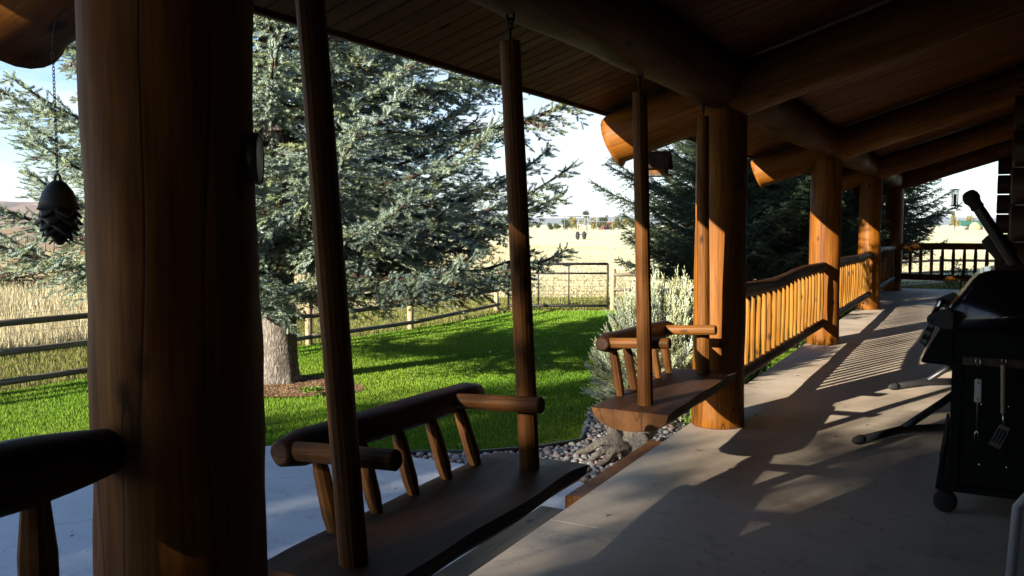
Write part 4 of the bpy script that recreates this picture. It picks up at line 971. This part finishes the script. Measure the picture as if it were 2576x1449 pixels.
for x in (-.10, .46):
    for y in (ya, yb-.05): box('leg', x, x+.05, y, y+.05, .17, .95 if x > 0 else .86, 'grill_green', gr, .004)
box('side_panel', -.045, .455, ya+.012, ya+.028, .18, .84, 'grill_green', gr, .003)
box('side_panel', -.045, .455, yb-.028, yb-.012, .18, .84, 'grill_green', gr, .003)
box('front_door', -.145, -.125, ya+.03, yb-.03, .19, .33, 'grill_green', gr, .003)
box('bottom_shelf', -.16, .53, ya-.01, yb+.01, .135, .168, 'grill_green', gr, .006)
for x in (-.11, .45):
    for y in (ya+.05, yb-.06): lathe('caster', [(.02, -.022), (.055, -.022), (.062, -.012), (.062, .012), (.055, .022), (.02, .022)], 'tyre', gr, 18, Matrix.Translation((x, y, .064)) @ Matrix.Rotation(R(90), 4, 'X'))
box('tool_rail', -.05, .50, ya-.032, ya-.018, .845, .890, 'step_wood', gr, .003)
for k in range(4): lathe('screw', [(.001, .003), (.006, .002), (.007, 0), (.007, -.003)], 'chrome', gr, 10, Matrix.Translation((.05+.13*(k % 2), ya+.009, .30+.33*(k//2))) @ Matrix.Rotation(R(90), 4, 'X'))
lathe('gas_tank', [(.06, .17), (.13, .19), (.15, .24), (.15, .42), (.12, .48), (.04, .50)], 'grill_grey', gr, 20, Matrix.Translation((.16, 5.9, 0)))
# tongs and spatula
mat('tool_handle', (.52, .50, .48), .4, .4); mat('tool_wood', (.30, .21, .13), .5, .3)
yt = ya-.045
tg = empty('grill_fork', (.03, yt, .45), 0, 'grill fork with pale riveted handle hanging from the grill side', 'grill tool')
tubes('loop', [([(.022, yt+.008, .905), (.012, yt, .87), (.024, yt, .835), (.036, yt, .87), (.022, yt+.008, .905)], .0022)], 'chrome', tg, 6)
box('handle', .012, .046, yt-.008, yt+.008, .65, .775, 'tool_handle', tg, .004)
tubes('shaft', [([(.029, yt, .835), (.029, yt, .50)], .0045)], 'chrome', tg, 8)
tubes('tine', [([(.029, yt, .505), (.022, yt, .48), (.020, yt, .44)], .003), ([(.029, yt, .505), (.038, yt, .48), (.040, yt, .44)], .003)], 'chrome', tg, 6)
for z in (.67, .755): lathe('rivet', [(.001, .003), (.004, .002), (.0045, 0)], 'black_iron', tg, 8, Matrix.Translation((.029, yt-.008, z)) @ Matrix.Rotation(R(90), 4, 'X'))
sp_ = empty('spatula', (.15, yt, .40), 0, 'slotted metal spatula hanging beside the fork on the grill', 'spatula')
tubes('loop', [([(.142, yt+.008, .905), (.134, yt, .88), (.146, yt, .86), (.156, yt, .88), (.142, yt+.008, .905)], .0022)], 'chrome', sp_, 6)
log('handle', (.150, yt, .60), (.142, yt, .86), .012, .013, 'tool_wood', sp_, seg=10, step=.06, amp=.02, bev=.003)
tubes('shaft', [([(.150, yt, .61), (.153, yt, .56), (.158, yt, .53)], .004)], 'chrome', sp_, 8)
mws = Matrix.Translation((.162, yt, .535)) @ Matrix.Rotation(R(22), 4, 'Y')
bm = bmesh.new()
for x0, x1, z0, z1 in ((-.026, .026, -.022, 0), (-.030, .030, -.125, -.105), (-.028, -.020, -.105, -.022), (-.011, -.004, -.105, -.022), (.004, .011, -.105, -.022), (.020, .028, -.105, -.022)): box_bm(bm, x0, x1, -.0012, .0012, z0, z1)
bm_obj('blade', bm, 'chrome', sp_, mws)

# dark tubular stand behind the grill
ts = empty('tube_stand', (-.1, 7.9, 0), 0, 'dark tubular metal stand with capped floor legs behind the grill', 'stand')
for tip, v, end, up in (((-.75, 6.66), (-.46, 7.16), (.35, 7.75), (.05, 7.75, .42)), ((-.71, 9.07), (-.40, 9.50), (.40, 9.9), (.10, 9.9, .40))):
    leg = tubes('floor_leg', [([(tip[0]+.05, tip[1]+.08, .035), (v[0], v[1], .05), (end[0], end[1], .06)], .030), ([(v[0], v[1], .05), (v[0]*.45+up[0]*.55, v[1]*.45+up[1]*.55, .24), up], .028)], 'steel_dark', ts, 12)
    d = Vector((v[0]-tip[0], v[1]-tip[1], .01)).normalized()
    lathe('end_cap', [(.004, 0), (.018, .012), (.028, .035), (.034, .07), (.034, .11), (.030, .112)], 'tyre', leg, 16, Matrix.Translation((tip[0], tip[1], .034)) @ d.to_track_quat('Z', 'Y').to_matrix().to_4x4())
tubes('slanted_tube', [([(-.05, 7.8, 1.80), (.02, 7.8, 1.69), (.215, 7.82, 1.37), (.40, 7.85, 1.07), (.75, 7.9, .50)], [.040, .044, .046, .046, .046])], 'steel_dark', ts, 14)
lathe('tube_knob', [(.02, -.06), (.045, -.05), (.062, -.02), (.064, .015), (.050, .045), (.048, .07), (.052, .09), (.044, .10)], 'tyre', ts, 18, Matrix.Translation((-.055, 7.8, 1.808)) @ Vector((.52, .0, -.85)).to_track_quat('Z', 'Y').to_matrix().to_4x4())
lathe('foam_roll', [(.03, -.10), (.075, -.09), (.085, -.05), (.085, .10), (.075, .13), (.03, .14)], 'tyre', ts, 18, Matrix.Translation((.14, 7.95, 1.44)) @ Vector((.62, .0, -.78)).to_track_quat('Z', 'Y').to_matrix().to_4x4())
tubes('upright', [([(.235, 7.85, .06), (.225, 7.85, 1.36)], .026)], 'grill_grey', ts, 12)

# pale plastic chair at the lower right edge
mat('chair_plastic', (.20, .21, .25), .35, .5)
pcx, pcy = .33, 2.75
cht = empty('plastic_chair', (pcx, pcy, 0), 0, 'pale grey plastic chair back at the lower right corner', 'chair')
bk = [(-.20, .40), (-.215, .60), (-.205, .82), (-.17, .875), (0, .89), (.17, .875), (.205, .82), (.215, .60), (.20, .40)]
extrude('backrest', [(pcx+a, b) for a, b in bk], 'y', pcy-.012, pcy+.012, 'chair_plastic', cht, .008, 3)
tubes('back_rim', [([(pcx+a*1.0, pcy, b) for a, b in bk], .016)], 'chair_plastic', cht, 8)
box('seat', pcx-.22, pcx+.22, pcy+.01, pcy+.45, .40, .425, 'chair_plastic', cht, .01)
for x in (-.2, .2):
    for y in (.02, .43): tubes('leg', [([(pcx+x*1.08, pcy+y, 0), (pcx+x, pcy+y, .41)], [.018, .024])], 'chair_plastic', cht, 8)

# ------------------------------------------------------------------ haze over the far field and mountains
bm = bmesh.new(); box_bm(bm, -7100, 7100, -3100, 9100, G-1.5, 140)
hz = bm_obj('haze', bm, None)
hm = bpy.data.materials.new('haze'); hm.use_nodes = True; ht = hm.node_tree; ht.nodes.clear()
pvn = ht.nodes.new('ShaderNodeVolumePrincipled'); pvn.inputs['Color'].default_value = (.80, .90, 1, 1); pvn.inputs['Density'].default_value = .00011; pvn.inputs['Anisotropy'].default_value = .1
hout = ht.nodes.new('ShaderNodeOutputMaterial'); ht.links.new(pvn.outputs[0], hout.inputs['Volume'])
hz.data.materials.append(hm)
tag(hz, 'pale blue haze over the far field and mountains', 'haze', kind='stuff')
SC.cycles.volume_bounces = 0; SC.cycles.volume_step_rate = 10

# bits of leaf and grit lying on the porch floor and patio
Vd, Fd, Cd = [], [], []
for i in range(170):
    if i % 3: x, y, z = rnd.uniform(-1.9, .4), rnd.uniform(2.8, 12), .003
    else: x, y, z = rnd.uniform(-5.4, -2.6), rnd.uniform(2.5, 5.7), G+.053
    a_ = rnd.uniform(0, 6.28); sz = rnd.uniform(.006, .02); d = Vector((math.cos(a_), math.sin(a_), rnd.uniform(0, .3)))*sz; e = Vector((-math.sin(a_), math.cos(a_), .15))*sz*rnd.uniform(.2, .6); p = Vector((x, y, z)); o_ = len(Vd)
    Vd += [p-d, p+e, p+d, p-e+Vector((0, 0, .002))]; Fd += [(o_, o_+1, o_+2, o_+3)]; Cd += [rnd.choice([(.05, .035, .02), (.16, .10, .04), (.03, .025, .02), (.24, .18, .09)])]*4
me = mesh('debris', Vd, Fd); a = me.color_attributes.new('col', 'FLOAT_COLOR', 'POINT'); a.data.foreach_set('color', np.array([(*c, 1) for c in Cd], np.float32).ravel())
tag(link('floor_debris', me, 'leafy'), 'scattered leaf bits and grit on the concrete', 'debris', kind='stuff')
